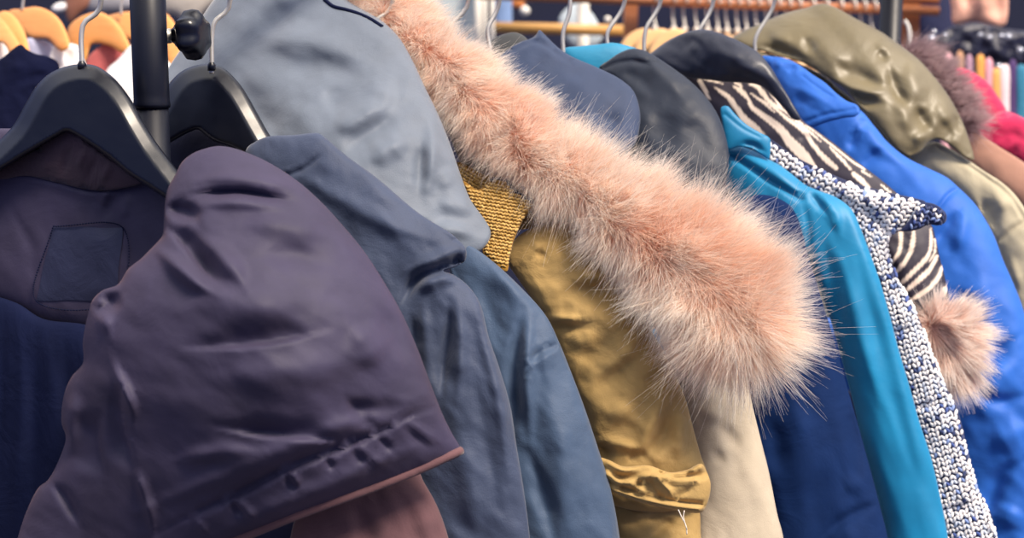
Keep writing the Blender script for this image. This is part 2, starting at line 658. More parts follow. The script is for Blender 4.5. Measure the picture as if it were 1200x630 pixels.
# ------------------------------------------------------------------ fur
def fur(name, parent, piece, n, length, mat, flow=None, up=0.7, droop=0.25, r0=0.00022, clump=0.35, cl_scale=60.0,
        keep=None, back=0.25, lvar=0.35, curl=0.12, seg=6, lenf=None):
    """strands rooted on a piece's skin; flow(px, py) -> unit direction in the picture plane along which the fur lies"""
    T, V2 = piece.T, piece.V
    X = piece.allv
    F = piece.faces
    nf = len(T)
    a, b, c = X[F[:, 0]], X[F[:, 1]], X[F[:, 2]]
    cr = np.cross(b - a, c - a)
    ar = np.linalg.norm(cr, axis=1)
    nr = cr / (ar[:, None] + 1e-12)
    w = ar.copy()
    w[nf:] *= back
    idx = rng.choice(len(F), n, p=w / w.sum())
    r1, r2 = np.sqrt(rng.random(n)), rng.random(n)
    root = (1 - r1)[:, None] * a[idx] + (r1 * (1 - r2))[:, None] * b[idx] + (r1 * r2)[:, None] * c[idx]
    N = nr[idx]
    # smooth normals
    vn = np.zeros_like(X)
    for k_ in range(3):
        np.add.at(vn, F[:, k_], cr)
    vn /= np.linalg.norm(vn, axis=1)[:, None] + 1e-12
    N = (1 - r1)[:, None] * vn[F[idx, 0]] + (r1 * (1 - r2))[:, None] * vn[F[idx, 1]] + (r1 * r2)[:, None] * vn[F[idx, 2]]
    N /= np.linalg.norm(N, axis=1)[:, None] + 1e-12
    # project roots
    rel = root - np.array(CAM)
    dz = rel @ np.array(FWD)
    px = 600 + FPX * (rel @ np.array(RT)) / dz
    py = 315 - FPX * (rel @ np.array(UP)) / dz
    fl = np.zeros((n, 3))
    if flow is not None:
        f2 = flow(px, py)
        fl = f2[:, :1] * np.array(RT)[None] - f2[:, 1:2] * np.array(UP)[None]
    # low-frequency comb field for tufts
    cv = np.array([mnoise.noise_vector(Vector(p) * cl_scale) for p in root.tolist()])
    cv2 = np.array([mnoise.noise_vector(Vector(p) * cl_scale * 2.7 + Vector((9, 3, 5))) for p in root.tolist()])
    d0 = N * up + fl * (1 - up) + cv * clump + cv2 * clump * .5 + rng.normal(0, curl, (n, 3))
    d0 /= np.linalg.norm(d0, axis=1)[:, None] + 1e-9
    Ls = length * (1 + lvar * rng.normal(0, 1, n).clip(-1.6, 2.2))
    if lenf is not None:
        Ls = Ls * lenf(px, py)
    bend = fl * 0.35 + np.array([0, 0, -droop])[None] + cv * clump * 0.6 + rng.normal(0, curl, (n, 3))
    t = np.linspace(0, 1, seg)
    pos = root[:, None] + Ls[:, None, None] * (d0[:, None] * t[None, :, None] + bend[:, None] * (t ** 2)[None, :, None] * 0.6)
    off = np.zeros(3)
    q = parent
    while q is not None:
        off = off + np.array(q.location)
        q = q.parent
    cu = bpy.data.hair_curves.new(name)
    cu.add_curves([seg] * n)
    cu.position_data.foreach_set('vector', (pos - off).astype(np.float32).ravel())
    ra = cu.attributes.get('radius') or cu.attributes.new('radius', 'FLOAT', 'POINT')
    rad = (r0 * (1 - 0.8 * t))[None] * (0.7 + 0.6 * rng.random(n))[:, None]
    ra.data.foreach_set('value', rad.astype(np.float32).ravel())
    cu.materials.append(mat)
    o = bpy.data.objects.new(name, cu)
    COL.objects.link(o)
    o.parent = parent
    o['kind'] = 'stuff'
    return o


# ------------------------------------------------------------------ knitting: every stitch is a small swelling of yarn
def stitches(name, parent, piece, region, cell, angle, mat, colours, weights, size=0.46, lift=0.0006, lean=32, jitter=0.12,
             warp=0.0, fat=0.42, thick=0.5):
    reg = catmull(region, 4, True)
    ca, sa = math.cos(math.radians(angle)), math.sin(math.radians(angle))
    lo, hi = reg.min(0), reg.max(0)
    lo = np.maximum(lo, (-20, -20)); hi = np.minimum(hi, (1220, 660))
    R = np.hypot(*(hi - lo)) / 2 + 10
    cxy = (lo + hi) / 2
    cu_, cv_ = cell
    Q, K = [], []
    nu, nv = int(R / cu_) + 1, int(R / cv_) + 1
    for j in range(-nv, nv + 1):
        for i in range(-nu, nu + 1):
            for s in (-1, 1):
                u = (i + 0.25 * s) * cu_ + random.gauss(0, jitter * cu_ * .5)
                v = j * cv_ + random.gauss(0, jitter * cv_ * .5) + warp * math.sin(u * .15)
                Q.append((cxy[0] + u * ca - v * sa, cxy[1] + u * sa + v * ca))
                K.append(s)
    Q, K = np.array(Q), np.array(K)
    m = inside(Q, reg)
    Q, K = Q[m], K[m]
    sph_v, sph_f = [], []
    nr_, ns = 4, 6
    for r in range(nr_ + 1):
        th = math.pi * r / nr_
        for s in range(ns):
            ph = 2 * math.pi * s / ns
            sph_v.append((math.cos(th), math.sin(th) * math.cos(ph), math.sin(th) * math.sin(ph)))
    for r in range(nr_):
        for s in range(ns):
            a, b = r * ns + s, r * ns + (s + 1) % ns
            sph_f.append((a, b, b + ns, a + ns))
    sph_v = np.array(sph_v)
    AV, AF, AC = [], [], []
    cols = [lin(c)[:3] for c in colours]
    for (x, y), s in zip(Q, K):
        hit = piece.at(x, y, lift)
        d = (hit - CAM).dot(FWD)
        # local surface frame from two neighbours
        hx = piece.at(x + 2, y, lift); hy = piece.at(x, y + 2, lift)
        ex, ey = hx - hit, hy - hit
        if ex.length > 0.012 or ey.length > 0.012 or ex.length < 1e-6 or ey.length < 1e-6:
            ex, ey = RT * (2 * d / FPX), UP * (-2 * d / FPX)
        nrm = ex.cross(ey).normalized()
        if nrm.dot(FWD) > 0:
            nrm = -nrm
        an = math.radians(angle + 90 - s * lean + random.gauss(0, 6))
        e1 = (ex * math.cos(an) + ey * math.sin(an)) / 2       # metres per px
        e2 = nrm.cross(e1)
        lg, ft = cv_ * 0.62 * (1 + random.gauss(0, .08)), cu_ * fat * .62
        px_m = d / FPX
        pts = (np.array(hit)[None] + sph_v[:, :1] * np.array(e1)[None] * lg
               + sph_v[:, 1:2] * np.array(e2)[None] * ft + sph_v[:, 2:3] * np.array(nrm)[None] * px_m * ft * thick * 2)
        o = len(AV) * len(sph_v)
        AV.append(pts)
        AF += [tuple(q + o for q in f) for f in sph_f]
        c = cols[rng.choice(len(cols), p=weights)]
        g = 1 + random.gauss(0, 0.06)
        AC.append(np.tile(np.array([min(1, v * g) for v in c] + [1.0]), (len(sph_v), 1)))
    return link_mesh(name, np.concatenate(AV), AF, mat, parent, col=np.concatenate(AC))
# ================================================================== light
w = bpy.data.worlds.new('overcast_sky')
SC.world = w
w.use_nodes = True
nt = w.node_tree
bg = nt.nodes['Background']
tc = node(nt, 'ShaderNodeTexCoord')
sx = node(nt, 'ShaderNodeSeparateXYZ')
nt.links.new(tc.outputs['Generated'], sx.inputs[0])
rp = node(nt, 'ShaderNodeValToRGB')
els = rp.color_ramp.elements
els[0].position = 0.0
els[0].color = (0.03, 0.04, 0.14, 1)
els[1].position = 1.0
els[1].color = (1.35, 1.27, 1.22, 1)
for ps, c in ((.47, (0.05, 0.065, 0.21)), (.60, (0.14, 0.18, 0.40)), (.74, (0.62, 0.66, 0.86)), (.86, (1.1, 1.08, 1.12))):
    e = els.new(ps)
    e.color = c + (1,)
mr = node(nt, 'ShaderNodeMapRange', i_From_Min=-1.0, i_From_Max=1.0)
nt.links.new(sx.outputs['Z'], mr.inputs['Value'])
nt.links.new(mr.outputs['Result'], rp.inputs['Fac'])
nt.links.new(rp.outputs['Color'], bg.inputs['Color'])
bg.inputs['Strength'].default_value = 0.8

sun = bpy.data.lights.new('sun', 'SUN')
sun.energy = 4.4
sun.angle = math.radians(16)
sun.color = (1.0, 0.86, 0.70)
sun_o = bpy.data.objects.new('sun', sun)
COL.objects.link(sun_o)
sd = Vector((-0.44, 0.40, -0.80))     # direction the light travels
sun_o.rotation_euler = sd.to_track_quat('-Z', 'Y').to_euler()
sun_o.location = (2, -2, 5)
glow = bpy.data.lights.new('bright_sky', 'SUN')        # the brightest part of the overcast sky, to the right
glow.energy = 0.6
glow.angle = math.radians(65)
glow.color = (1.0, 0.95, 0.9)
glow_o = bpy.data.objects.new('bright_sky', glow)
COL.objects.link(glow_o)
glow_o.rotation_euler = Vector((-0.62, 0.12, -0.76)).to_track_quat('-Z', 'Y').to_euler()
glow_o.location = (3, -1, 5)

SC.view_settings.view_transform = 'Standard'
SC.view_settings.look = 'None'
SC.view_settings.gamma = 1.0
SC.view_settings.use_curve_mapping = False
SC.view_settings.exposure = 0.4
SC.cycles.use_denoising = True
SC.cycles.max_bounces = 10
SC.cycles.diffuse_bounces = 6

# ================================================================== materials
M = {}
M['brown'] = fabric('brown_nylon', '3a374c', rough=0.62, spec=.22, sheen=0.12, c2='403c55', wrinkle=0.12, wscale=26, sheen_tint='c8a0a0', weave=0.1)
M['brown_in'] = fabric('brown_lining', '3b2a36', rough=0.7, wrinkle=0.3, wscale=30)
M['navy_in'] = fabric('navy_lining', '0d1534', rough=0.8, sheen=0, spec=.15, wrinkle=0.3, wscale=24)
M['patch'] = fabric('patch_cloth', '2a2e48', rough=0.5, wrinkle=0.2, wscale=30, sheen=0.05)
M['rust'] = fabric('rust_cotton', '60444a', rough=0.85, c2='6a4a4e', wrinkle=0.2)
M['slate'] = fabric('slate_cotton', '343f58', rough=0.66, sheen=0.2, wrinkle=0.22, wscale=24, weave=0.25)
M['hoodgrey'] = fabric('grey_canvas', '636d7c', rough=0.6, sheen=0.3, wrinkle=0.18, wscale=14, weave=0.25)
M['bluegrey'] = fabric('bluegrey_cotton', '3c506c', rough=0.62, sheen=0.2, wrinkle=0.2, wscale=20, weave=0.25)
M['mustard'] = fabric('mustard_cotton', 'aa8c56', rough=0.75, spec=.2, sheen=0.1, c2='b69862', wrinkle=0.30, wscale=30, weave=0.2)
M['knit_dark'] = fabric('mustard_wool_ground', '8a6420', rough=0.95, wrinkle=0.1)
M['beige'] = fabric('beige_cotton', 'b0a491', rough=0.8, wrinkle=0.2, wscale=20, weave=0.25)
M['tan'] = fabric('tan_cotton', '8a7a62', rough=0.8, wrinkle=0.2, wscale=20)
M['furskin'] = fabric('fur_backing', 'f0bc9c', rough=0.95, wrinkle=0.1)
M['navyhood'] = fabric('navy_cotton', '2c3b59', rough=0.7, sheen=0.15, wrinkle=0.12, wscale=20, weave=0.3)
M['olivedark'] = fabric('dark_olive_cotton', '43464a', rough=0.8)
M['turq'] = fabric('turquoise_nylon', '1c80a8', rough=0.55, wrinkle=0.1)
M['black'] = fabric('charcoal_softshell', '1c2536', rough=0.55, sheen=0.1, wrinkle=0.2, wscale=18)
M['navydk'] = fabric('dark_navy_quilt', '0a2450', rough=0.85, spec=.15, sheen=0, wrinkle=0.25, wscale=18)
M['navyblk'] = fabric('navy_inside_and_hem_shade', '262848', rough=0.7)  # jacket inside, and the sheet of shade under the sleeve hem
M['teal'] = fabric('teal_nylon', '0a7aac', rough=0.5, sheen=0.1, c2='1284b6', wrinkle=0.14, wscale=12, weave=0.05)
M['speckbase'] = fabric('navy_yarn_ground', '182248', rough=0.95, wrinkle=0.1)
M['yarn'] = attr_mat('speckled_yarn', rough=0.9, sheen=0.3)
M['zebra'] = attr_mat('zebra_print_satin', rough=0.6, sheen=0.0)
M['satin'] = fabric('black_satin', '1f2538', rough=0.4, sheen=0.12, wrinkle=0.2, wscale=14, spec=0.5)
M['royal'] = fabric('royal_blue_nylon', '1a62c6', rough=0.6, sheen=0.3, c2='2a6acc', wrinkle=0.1, wscale=22, sheen_tint='9fc0ff')
M['olive'] = fabric('olive_satin', '6a5f42', rough=0.46, sheen=0.2, c2='756a4c', wrinkle=0.25, wscale=16, spec=0.6)
M['khaki'] = fabric('khaki_cotton', 'b4aa90', rough=0.6, wrinkle=0.2, wscale=20)
M['camel'] = fabric('camel_wool', 'a07868', rough=0.9, wrinkle=0.1)
M['magenta'] = fabric('magenta_fleece', 'c01050', rough=0.85, sheen=0.4, c2='d02058', wrinkle=0.2)
M['plastic'] = plain('black_plastic', '070a18', rough=0.3, spec=0.6, var=0.2)
M['powder'] = plain('black_powder_coat', '080c1c', rough=0.42, spec=0.4)
M['steel'] = plain('steel', 'd0ccc4', rough=0.38, metal=.75)
M['wood_o'] = wood('orange_wood', 'd88a42', 'f0ad68')
M['wood_l'] = wood('light_wood', 'd2a878', 'e8c79c')
M['wood_m'] = wood('honey_wood', 'dca060', 'f2c890')
M['wood_d'] = wood('brown_wood', 'a0603e', 'c08058')
M['white'] = fabric('white_cotton', 'e6e4e6', rough=0.85, wrinkle=0.3, wscale=22)
M['lav'] = fabric('lavender_cotton', 'a8acc8', rough=0.85)
M['blackcloth'] = fabric('black_cotton', '090d26', rough=0.95, sheen=0, spec=.1, wrinkle=0.4, wscale=26)
M['rose'] = fabric('rose_cotton', 'b05a5a', rough=0.85)
M['peach'] = fabric('peach_satin', 'e8b09a', rough=0.5, wrinkle=0.3)
M['pole'] = plain('pale_pole', 'd8d4cc', rough=0.35)
M['thread'] = plain('white_thread', 'f0e6d8', rough=0.8)
M['ground'] = plain('paving', '3a3a44', rough=0.9, scale=9, bump=0.4, var=0.3)
M['backwall'] = plain('dark_shop_interior', '151b38', rough=0.9, scale=4, var=0.4)  # dimness of the shop interior is put into this navy colour

# ================================================================== the setting
def structure(name, geo, mat):
    V, F = geo
    o = link_mesh(name, arr(V), F, mat, None, smooth=False)
    o['kind'] = 'structure'
    return o

structure('ground', box_geo((-6, -3, -0.1), (6, 7, 0.0)), M['ground'])
structure('wall_back', box_geo((-6, 6.0, 0.0), (6, 6.1, 2.6)), M['backwall'])

# ================================================================== the rack and its hangers
def xyz_at(px, py, y):
    """point on the sight line of (px, py) whose world Y is y"""
    d = P(px, py, 1.0) - CAM
    return CAM + d * (y / d.y)

post_a = xyz_at(177, 100, 1.19)
post_b = xyz_at(1044, 20, 1.90)
RAILZ = 1.625
rdir = Vector((post_b.x - post_a.x, post_b.y - post_a.y, 0)).normalized()
rperp = Vector((rdir.y, -rdir.x, 0))         # towards the viewer and to the right

rack = thing('clothes_rack', 'black tubular clothes rack with round clamp knob, holding the row of jackets', 'clothes rack', (post_a.x, post_a.y, 0))
ra, rb = post_a, post_b
zj = P(177, 123, 1.185).z
tube('lower_post', [(ra.x, ra.y, 0.03), (ra.x, ra.y, 0.8), (ra.x, ra.y, zj)], 0.0136, M['powder'], rack, seg=20)
V, F = lathe_geo((ra.x, ra.y, zj - 0.002), (0, 0, 1), [(0, .0123), (0, .0148), (.003, .0152), (.006, .0146), (.012, .0146), (RAILZ - zj, .0146)], 24)
link_mesh('upper_post', arr(V), F, M['powder'], rack)
V, F = merge([lathe_geo((rb.x, rb.y, 0.03), (0, 0, 1), [(0, .0146), (1.2, .0146), (RAILZ - .03, .0146)], 20)])
link_mesh('far_post', arr(V), F, M['powder'], rack)
e0 = Vector((ra.x, ra.y, RAILZ)) - rdir * 0.35
e1 = Vector((rb.x, rb.y, RAILZ)) + rdir * 0.12
tube('hanging_rail', [e0, (e0 + e1) / 2, e1], 0.0125, M['powder'], rack, seg=16)
for q in (ra, rb):
    a_ = Vector((q.x, q.y, 0.018))
    tube('foot_bar', [a_ - rperp * .25, a_, a_ + rperp * .25], 0.014, M['powder'], rack, seg=12)
tube('base_bar', [Vector((ra.x, ra.y, .10)), Vector((rb.x, rb.y, .10))], 0.012, M['powder'], rack, seg=12)
# clamp knob
kc = P(222, 41, 1.185)
kax = (RT * 0.97 - FWD * 0.24).normalized()
knob_r = 0.0185
prof = [(-.0125, .004), (-.0125, .0085), (-.006, .0095), (-.0055, .0155), (-.003, .0185), (.004, .0195), (.009, .0185), (.0125, .0150), (.0135, .008), (.0135, .001)]
V, F = lathe_geo(kc, kax, prof, 72, 6, 0.085)
kn = link_mesh('clamp_knob', arr(V), F, M['plastic'], rack)
V, F = lathe_geo(kc - kax * .030, kax, [(0, .0045), (.006, .0045), (.006, .0062), (.0125, .0062), (.0125, .004), (.018, .004)], 20)
link_mesh('knob_screw', arr(V), F, M['steel'], rack, 'short steel screw stem')
pl = P(1047, 40, 1.87)  # blurred highlight before the far post, modelled as a white disc
V, F = lathe_geo(pl, -FWD, [(-.002, .0075), (.003, .0075), (.005, .006), (.006, .001)], 20)
link_mesh('post_bokeh_disc', arr(V), F, plain('white_bokeh', 'f2ece0', rough=.4), rack, 'round white disc for a blurred highlight')

HOOKM = M['steel']


def rail_point_near(px):
    """parameter along the rail for a hook whose stem stands at photo column px"""
    k_ = (px - 600) / FPX
    # X = k*depth ; approximate depth along the forward axis
    best, bp_ = 1e9, None
    for i in range(400):
        t = -0.1 + 1.2 * i / 399
        q = Vector((ra.x, ra.y, 1.49)) + (Vector((rb.x, rb.y, 1.49)) - Vector((ra.x, ra.y, 1.49))) * t
        d_ = (q - CAM).dot(FWD)
        x_ = 600 + FPX * (q.x / d_)
        if abs(x_ - px) < best:
            best, bp_ = abs(x_ - px), q
    return bp_


def visible_hook(parent, px, py, bend, top, mat, r=0.0021, dshift=0.0):
    """steel hook: stem base at (px,py), bend point, and where it leaves the picture on its way up to the rail"""
    q = rail_point_near(px)
    d = (q - CAM).dot(FWD) + dshift
    pts = [P(px, py + 10, d), P(px, py, d), P(*bend, d)]
    up_ = P(*top, d)
    rc = Vector((q.x, q.y, RAILZ))
    # circle over the rail, in the plane square to it
    side = up_ - Vector((rc.x, rc.y, up_.z))
    R = 0.019
    pts.append(up_)
    sgn = 1 if side.dot(rperp) > 0 else -1
    c = rc + Vector((0, 0, -0.004))
    for a in range(-20, 201, 20):
        an = math.radians(a)
        pts.append(c + rperp * sgn * R * math.cos(an) + Vector((0, 0, 1)) * R * math.sin(an))
    return tube('hook', spline3(pts, 5), r, mat, parent, 'bent steel wire hook', seg=10)


# front black hangers
def black_hanger(label, base, outline, depth, hook, rim):
    q = rail_point_near(base[0])
    h = thing('coat_hanger', label, 'hanger', P(base[0], base[1], (q - CAM).dot(FWD)), 'black plastic hangers at the near end of the rack')
    pc = cloth('hanger_body', h, outline, depth, M['plastic'], sp=2.5, bevel=(.018, 17, rim), noise=[(0.2, 40, 1, 0)])
    visible_hook(h, base[0], base[1], *hook, M['steel'])
    V, F = lathe_geo(P(base[0], base[1] + 4, (q - CAM).dot(FWD)), (0, 0, 1), [(-.002, .0036), (.003, .0034), (.0045, .0024), (.0052, .0022)], 14)
    link_mesh('hook_socket', arr(V), F, M['plastic'], h)
    return h, pc


h1 = [(95, 75), (112, 77), (133, 91), (153, 116), (168, 143), (184, 168), (203, 193), (222, 218), (232, 236), (222, 246), (200, 236), (178, 222), (150, 204),
      (127, 185), (104, 169), (86, 158), (78, 155), (68, 160), (40, 176), (0, 200), (-40, 222), (-62, 226), (-58, 210), (-30, 190), (0, 163), (16, 146), (30, 121), (43, 100),
      (58, 86), (76, 78)]
black_hanger('black plastic coat hanger with steel hook, left of the rack post, above the brown jacket', (96, 75), h1,
             [(96, 100, 1.145), (220, 230, 1.105), (-50, 215, 1.19)], ((97, 30), (119, -2)),
             [(-58, 212), (-30, 190), (0, 163), (16, 146), (30, 121), (43, 100), (58, 86), (76, 78), (95, 75), (112, 77), (133, 91), (153, 116), (168, 143), (184, 168), (203, 193), (222, 218), (232, 236)])
h2 = [(247, 75), (262, 80), (280, 97), (292, 115), (303, 135), (316, 158), (326, 172), (330, 186), (312, 192), (290, 182), (270, 172), (250, 165), (240, 158), (232, 152), (224, 154), (200, 167), (180, 180),
      (160, 178), (163, 160), (180, 128), (198, 98), (212, 84), (228, 77)]
black_hanger('black plastic coat hanger with steel hook, right of the rack post beside the knob', (248, 76), h2,
             [(247, 100, 1.235), (325, 180, 1.205), (165, 170, 1.262)], ((250, 29), (270, -2)),
             [(163, 160), (180, 128), (198, 98), (212, 84), (228, 77), (247, 75), (262, 80), (280, 97), (292, 115), (303, 135), (316, 158), (330, 186)])

# ================================================================== garments, near to far
def jacket(name, label, cat, px, py, d):
    return thing(name, label, cat, P(px, py, d), 'second-hand jackets and coats on the front rack')


# ---- 1 brown jacket
J1 = jacket('winter_jacket', 'dark purple-brown padded jacket at the near left end, with square patch and rust piping', 'jacket', 95, 160, 1.16)
body = cloth('back_panel', J1, [(-90, 168), (-30, 152), (20, 150), (55, 146), (78, 143), (105, 150), (140, 170), (175, 192), (205, 222), (222, 280), (215, 340), (190, 420), (150, 400),
                                (100, 386), (50, 378), (20, 361), (-30, 345), (-90, 330)], [(80, 160, 1.175), (200, 300, 1.145), (-80, 300, 1.23)], M['brown'],
             k=.35, cap=.02, kb=.3, capb=.02, sp=4, noise=[(3, 60, 2, 70)],
             folds=[(-2.5, 2.5, [(20, 200), (63, 210), (110, 221), (163, 213)]), (2.5, 5, [(20, 205), (63, 216), (110, 227), (163, 219)]),
                    (-3, 5, [(135, 222), (128, 240), (122, 262)]), (3, 5, [(128, 222), (118, 242)]), (3, 6, [(150, 220), (146, 240), (140, 262)]),
                    (-3, 5, [(100, 170), (85, 195)]), (3, 5, [(112, 172), (100, 200)]), (-3, 5, [(60, 180), (75, 205)]),
                    (2.5, 5, [(150, 180), (120, 200)]), (-2.5, 5, [(165, 200), (130, 212)]), (-2, 6, [(10, 240), (40, 300), (30, 350)])])
cloth('neck_lining', J1, [(-40, 215), (0, 198), (40, 176), (78, 152), (105, 168), (130, 186), (158, 206), (166, 213), (140, 221), (110, 223), (63, 213), (30, 206), (0, 212), (-40, 230)],
      [(80, 180, 1.15), (165, 213, 1.13), (-40, 220, 1.205)], M['brown_in'], k=.3, cap=.008, kb=.2, capb=.01, sp=3,
      folds=[(-4, 4, [(85, 165), (75, 195), (72, 210)]), (4, 4, [(100, 172), (90, 200)]), (-4, 4, [(115, 182), (100, 215)]), (4, 4, [(130, 190), (118, 215)]), (3, 4, [(50, 180), (55, 205)])], label='dark inner lining at the neck')
low = cloth('lower_panel', J1, [(-90, 325), (-30, 340), (20, 355), (50, 373), (100, 380), (150, 395), (185, 420), (170, 520), (150, 640), (150, 1000), (-90, 1000)],
            [(50, 380, 1.175), (150, 600, 1.14), (-80, 600, 1.26)], M['navy_in'], k=.35, cap=.03, kb=.3, capb=.03, sp=4,
            folds=[(4, 7, [(22, 366), (25, 450), (15, 640)]), (-4, 8, [(40, 380), (42, 470), (40, 640)]), (4, 9, [(52, 382), (60, 450), (62, 640)]),
                   (-4, 8, [(75, 384), (80, 470), (84, 600)]), (2, 6, [(95, 388), (100, 450)]), (-3, 6, [(5, 360), (2, 450), (-5, 600)])])
pa = [(62, 265), (102, 266), (144, 267), (140, 310), (136, 352), (90, 355), (42, 352), (52, 310)]
V_, F_ = [], []
n_ = 14
for j in range(n_ + 1):
    for i in range(n_ + 1):
        u, v = i / n_, j / n_
        a = np.array(pa[0]) * (1 - u) + np.array(pa[2]) * u
        b = np.array(pa[6]) * (1 - u) + np.array(pa[4]) * u
        p = a * (1 - v) + b * v + np.array([math.sin(v * 9) * .6, math.sin(u * 11) * .6])
        rim = min(u, 1 - u, v, 1 - v)
        V_.append(body.at(p[0], p[1], 0.0008 + 0.0016 * smooth01(rim * 9) - .0006 * math.exp(-((rim - .1) / .04) ** 2)))
for j in range(n_):
    for i in range(n_):
        a = j * (n_ + 1) + i
        F_.append((a, a + n_ + 1, a + n_ + 2, a + 1))
link_mesh('patch', arr(V_), F_, M['patch'], J1, 'square dark navy patch')
rim_px = catmull([pa[0], pa[2], pa[4], pa[6], pa[0]], 1.4, False)
geo = []
for i in range(0, len(rim_px) - 1, 2):
    geo.append(tube_geo([body.at(*rim_px[i], .0026), body.at(*rim_px[i + 1], .0026)], .0006, 6))
V, F = merge(geo)
link_mesh('patch_stitching', arr(V), F, M['navy_in'], J1)

sl_out = [(205, 205), (213, 190), (225, 180), (240, 174), (255, 171), (272, 173), (300, 183), (325, 196), (350, 213), (375, 235), (400, 262), (425, 292), (450, 330),
          (470, 365), (490, 410), (505, 450), (520, 488), (530, 508), (541, 531), (520, 543), (500, 552), (450, 572), (400, 590), (350, 608), (300, 628), (200, 668), (100, 700), (20, 725), (5, 690),
          (20, 632), (30, 601), (45, 571), (56, 562), (70, 536), (77, 512), (72, 495), (75, 462), (84, 441), (97, 425), (97, 400), (102, 372), (108, 352),
          (120, 340), (138, 333), (150, 315), (165, 303), (175, 293), (182, 286), (190, 276), (192, 258), (193, 240), (196, 222)]
bs_folds = [
    (-16, 10, [(190, 246), (208, 246), (225, 252), (232, 264)]),
    (-9, 4.5, [(215, 230), (250, 224), (290, 224), (325, 231), (348, 235)], 'e'),
    (8, 9, [(225, 214), (270, 208), (320, 216), (355, 226)]),
    (9, 8, [(235, 241), (275, 235), (315, 240), (340, 246)]),
    (-16, 8, [(260, 336), (250, 326), (232, 305), (212, 282), (190, 263)], 'e'),
    (12, 9, [(180, 288), (205, 309), (232, 332), (254, 346)]),
    (10, 11, [(225, 272), (250, 292), (275, 318), (290, 340)]),
    (8, 15, [(280, 264), (340, 262), (390, 280)]),
    (-5, 12, [(300, 300), (350, 300), (395, 315)]),
    (-11, 9, [(378, 388), (330, 397), (280, 403), (222, 408)], 'e'),
    (9, 26, [(210, 362), (260, 352), (320, 354), (370, 350)]),
    (8, 22, [(260, 442), (340, 438), (430, 420)]),
    (-15, 9, [(110, 358), (120, 362), (132, 352), (142, 342)]),
    (8, 8, [(128, 347), (122, 370), (128, 395)]),
    (10, 5, [(130, 418), (143, 450), (155, 480), (156, 500)]),
    (-11, 8, [(146, 440), (140, 470), (146, 510), (162, 560)], 'e'),
    (8, 5, [(155, 540), (168, 575), (177, 605), (180, 630)]),
    (-11, 12, [(120, 476), (113, 510), (122, 560)], 'e'),
    (8, 10, [(88, 450), (82, 500), (86, 540)]),
    (-8, 6, [(57, 563), (75, 580), (95, 620)]),
    (-11, 7, [(408, 517), (350, 511), (300, 507), (252, 500)], 'e'),
    (7, 10, [(200, 540), (260, 530), (310, 530)]),
    (-9, 5, [(170, 632), (220, 605), (273, 580), (335, 548), (400, 523), (450, 503), (490, 483), (520, 476)]),
    (6, 11, [(230, 640), (300, 605), (400, 562), (500, 518)]),
    (7, 12, [(160, 600), (265, 555), (380, 508), (500, 462)]),
    (5, 4, [(275, 583), (290, 598), (300, 612)]), (-5, 4, [(268, 586), (285, 605)]),
    (3, 5, [(475, 492), (500, 510), (520, 520)]), (-3, 5, [(468, 495), (492, 515), (510, 528)]),
    (3, 5, [(415, 520), (435, 535), (452, 548)]), (-3, 5, [(408, 524), (430, 545)]),
    (4, 4, [(340, 550), (352, 572)]), (-4, 4, [(333, 553), (346, 577)]),
    (-4, 4, [(380, 535), (392, 552)]), (4, 4, [(228, 606), (245, 628)]), (-4, 4, [(440, 510), (462, 530)]),
    (-6, 9, [(405, 470), (440, 480), (478, 472)]), (6, 16, [(410, 380), (450, 430)]), (-6, 8, [(405, 465), (425, 490), (445, 500)]), (-4, 9, [(440, 350), (462, 390), (480, 430)]),
]
sleeve = cloth('outer_sleeve', J1, sl_out, [(240, 180, 1.07), (400, 260, 1.065), (520, 500, 1.07), (100, 610, 1.105), (330, 600, 1.062), (300, 370, 1.025)], M['brown'],
               k=.55, cap=.075, kb=.2, capb=.015, sp=4, folds=bs_folds, noise=[(4, 80, 2, 25), (.8, 24, 2.5, 35)])
hem = catmull([(541, 531), (500, 550), (450, 570), (400, 588), (350, 606), (300, 626), (240, 650)], 6, False)
tube('piping', [sleeve.at(x - .5, y - 3.5, .001) for x, y in hem], [.0032 + .0008 * i / len(hem) for i in range(len(hem))], M['rust'], J1, 'rust-red piping along the hem', seg=10)
cloth('under_hem_shade', J1, [(230, 620), (330, 590), (430, 560), (470, 575), (480, 640), (480, 1000), (230, 1000)], 1.135, M['navyblk'], k=.3, cap=.02, sp=5, label='dark navy sheet for the shade under the hem')  # dark sheet standing in for the shadow below the sleeve hem
cloth('inner_sleeve', J1, [(370, 570), (430, 560), (485, 545), (497, 565), (512, 592), (526, 632), (545, 740), (560, 1000), (330, 1000), (335, 700), (345, 610)],
      [(430, 600, 1.105), (450, 900, 1.09)], M['rust'], k=.35, cap=.028, kb=.3, capb=.03, sp=4,
      folds=[(4, 12, [(470, 570), (492, 600), (505, 640)]), (-4, 12, [(420, 600), (440, 640)])], noise=[(4, 60, 2, 70)], label='plain rust-brown inner sleeve')

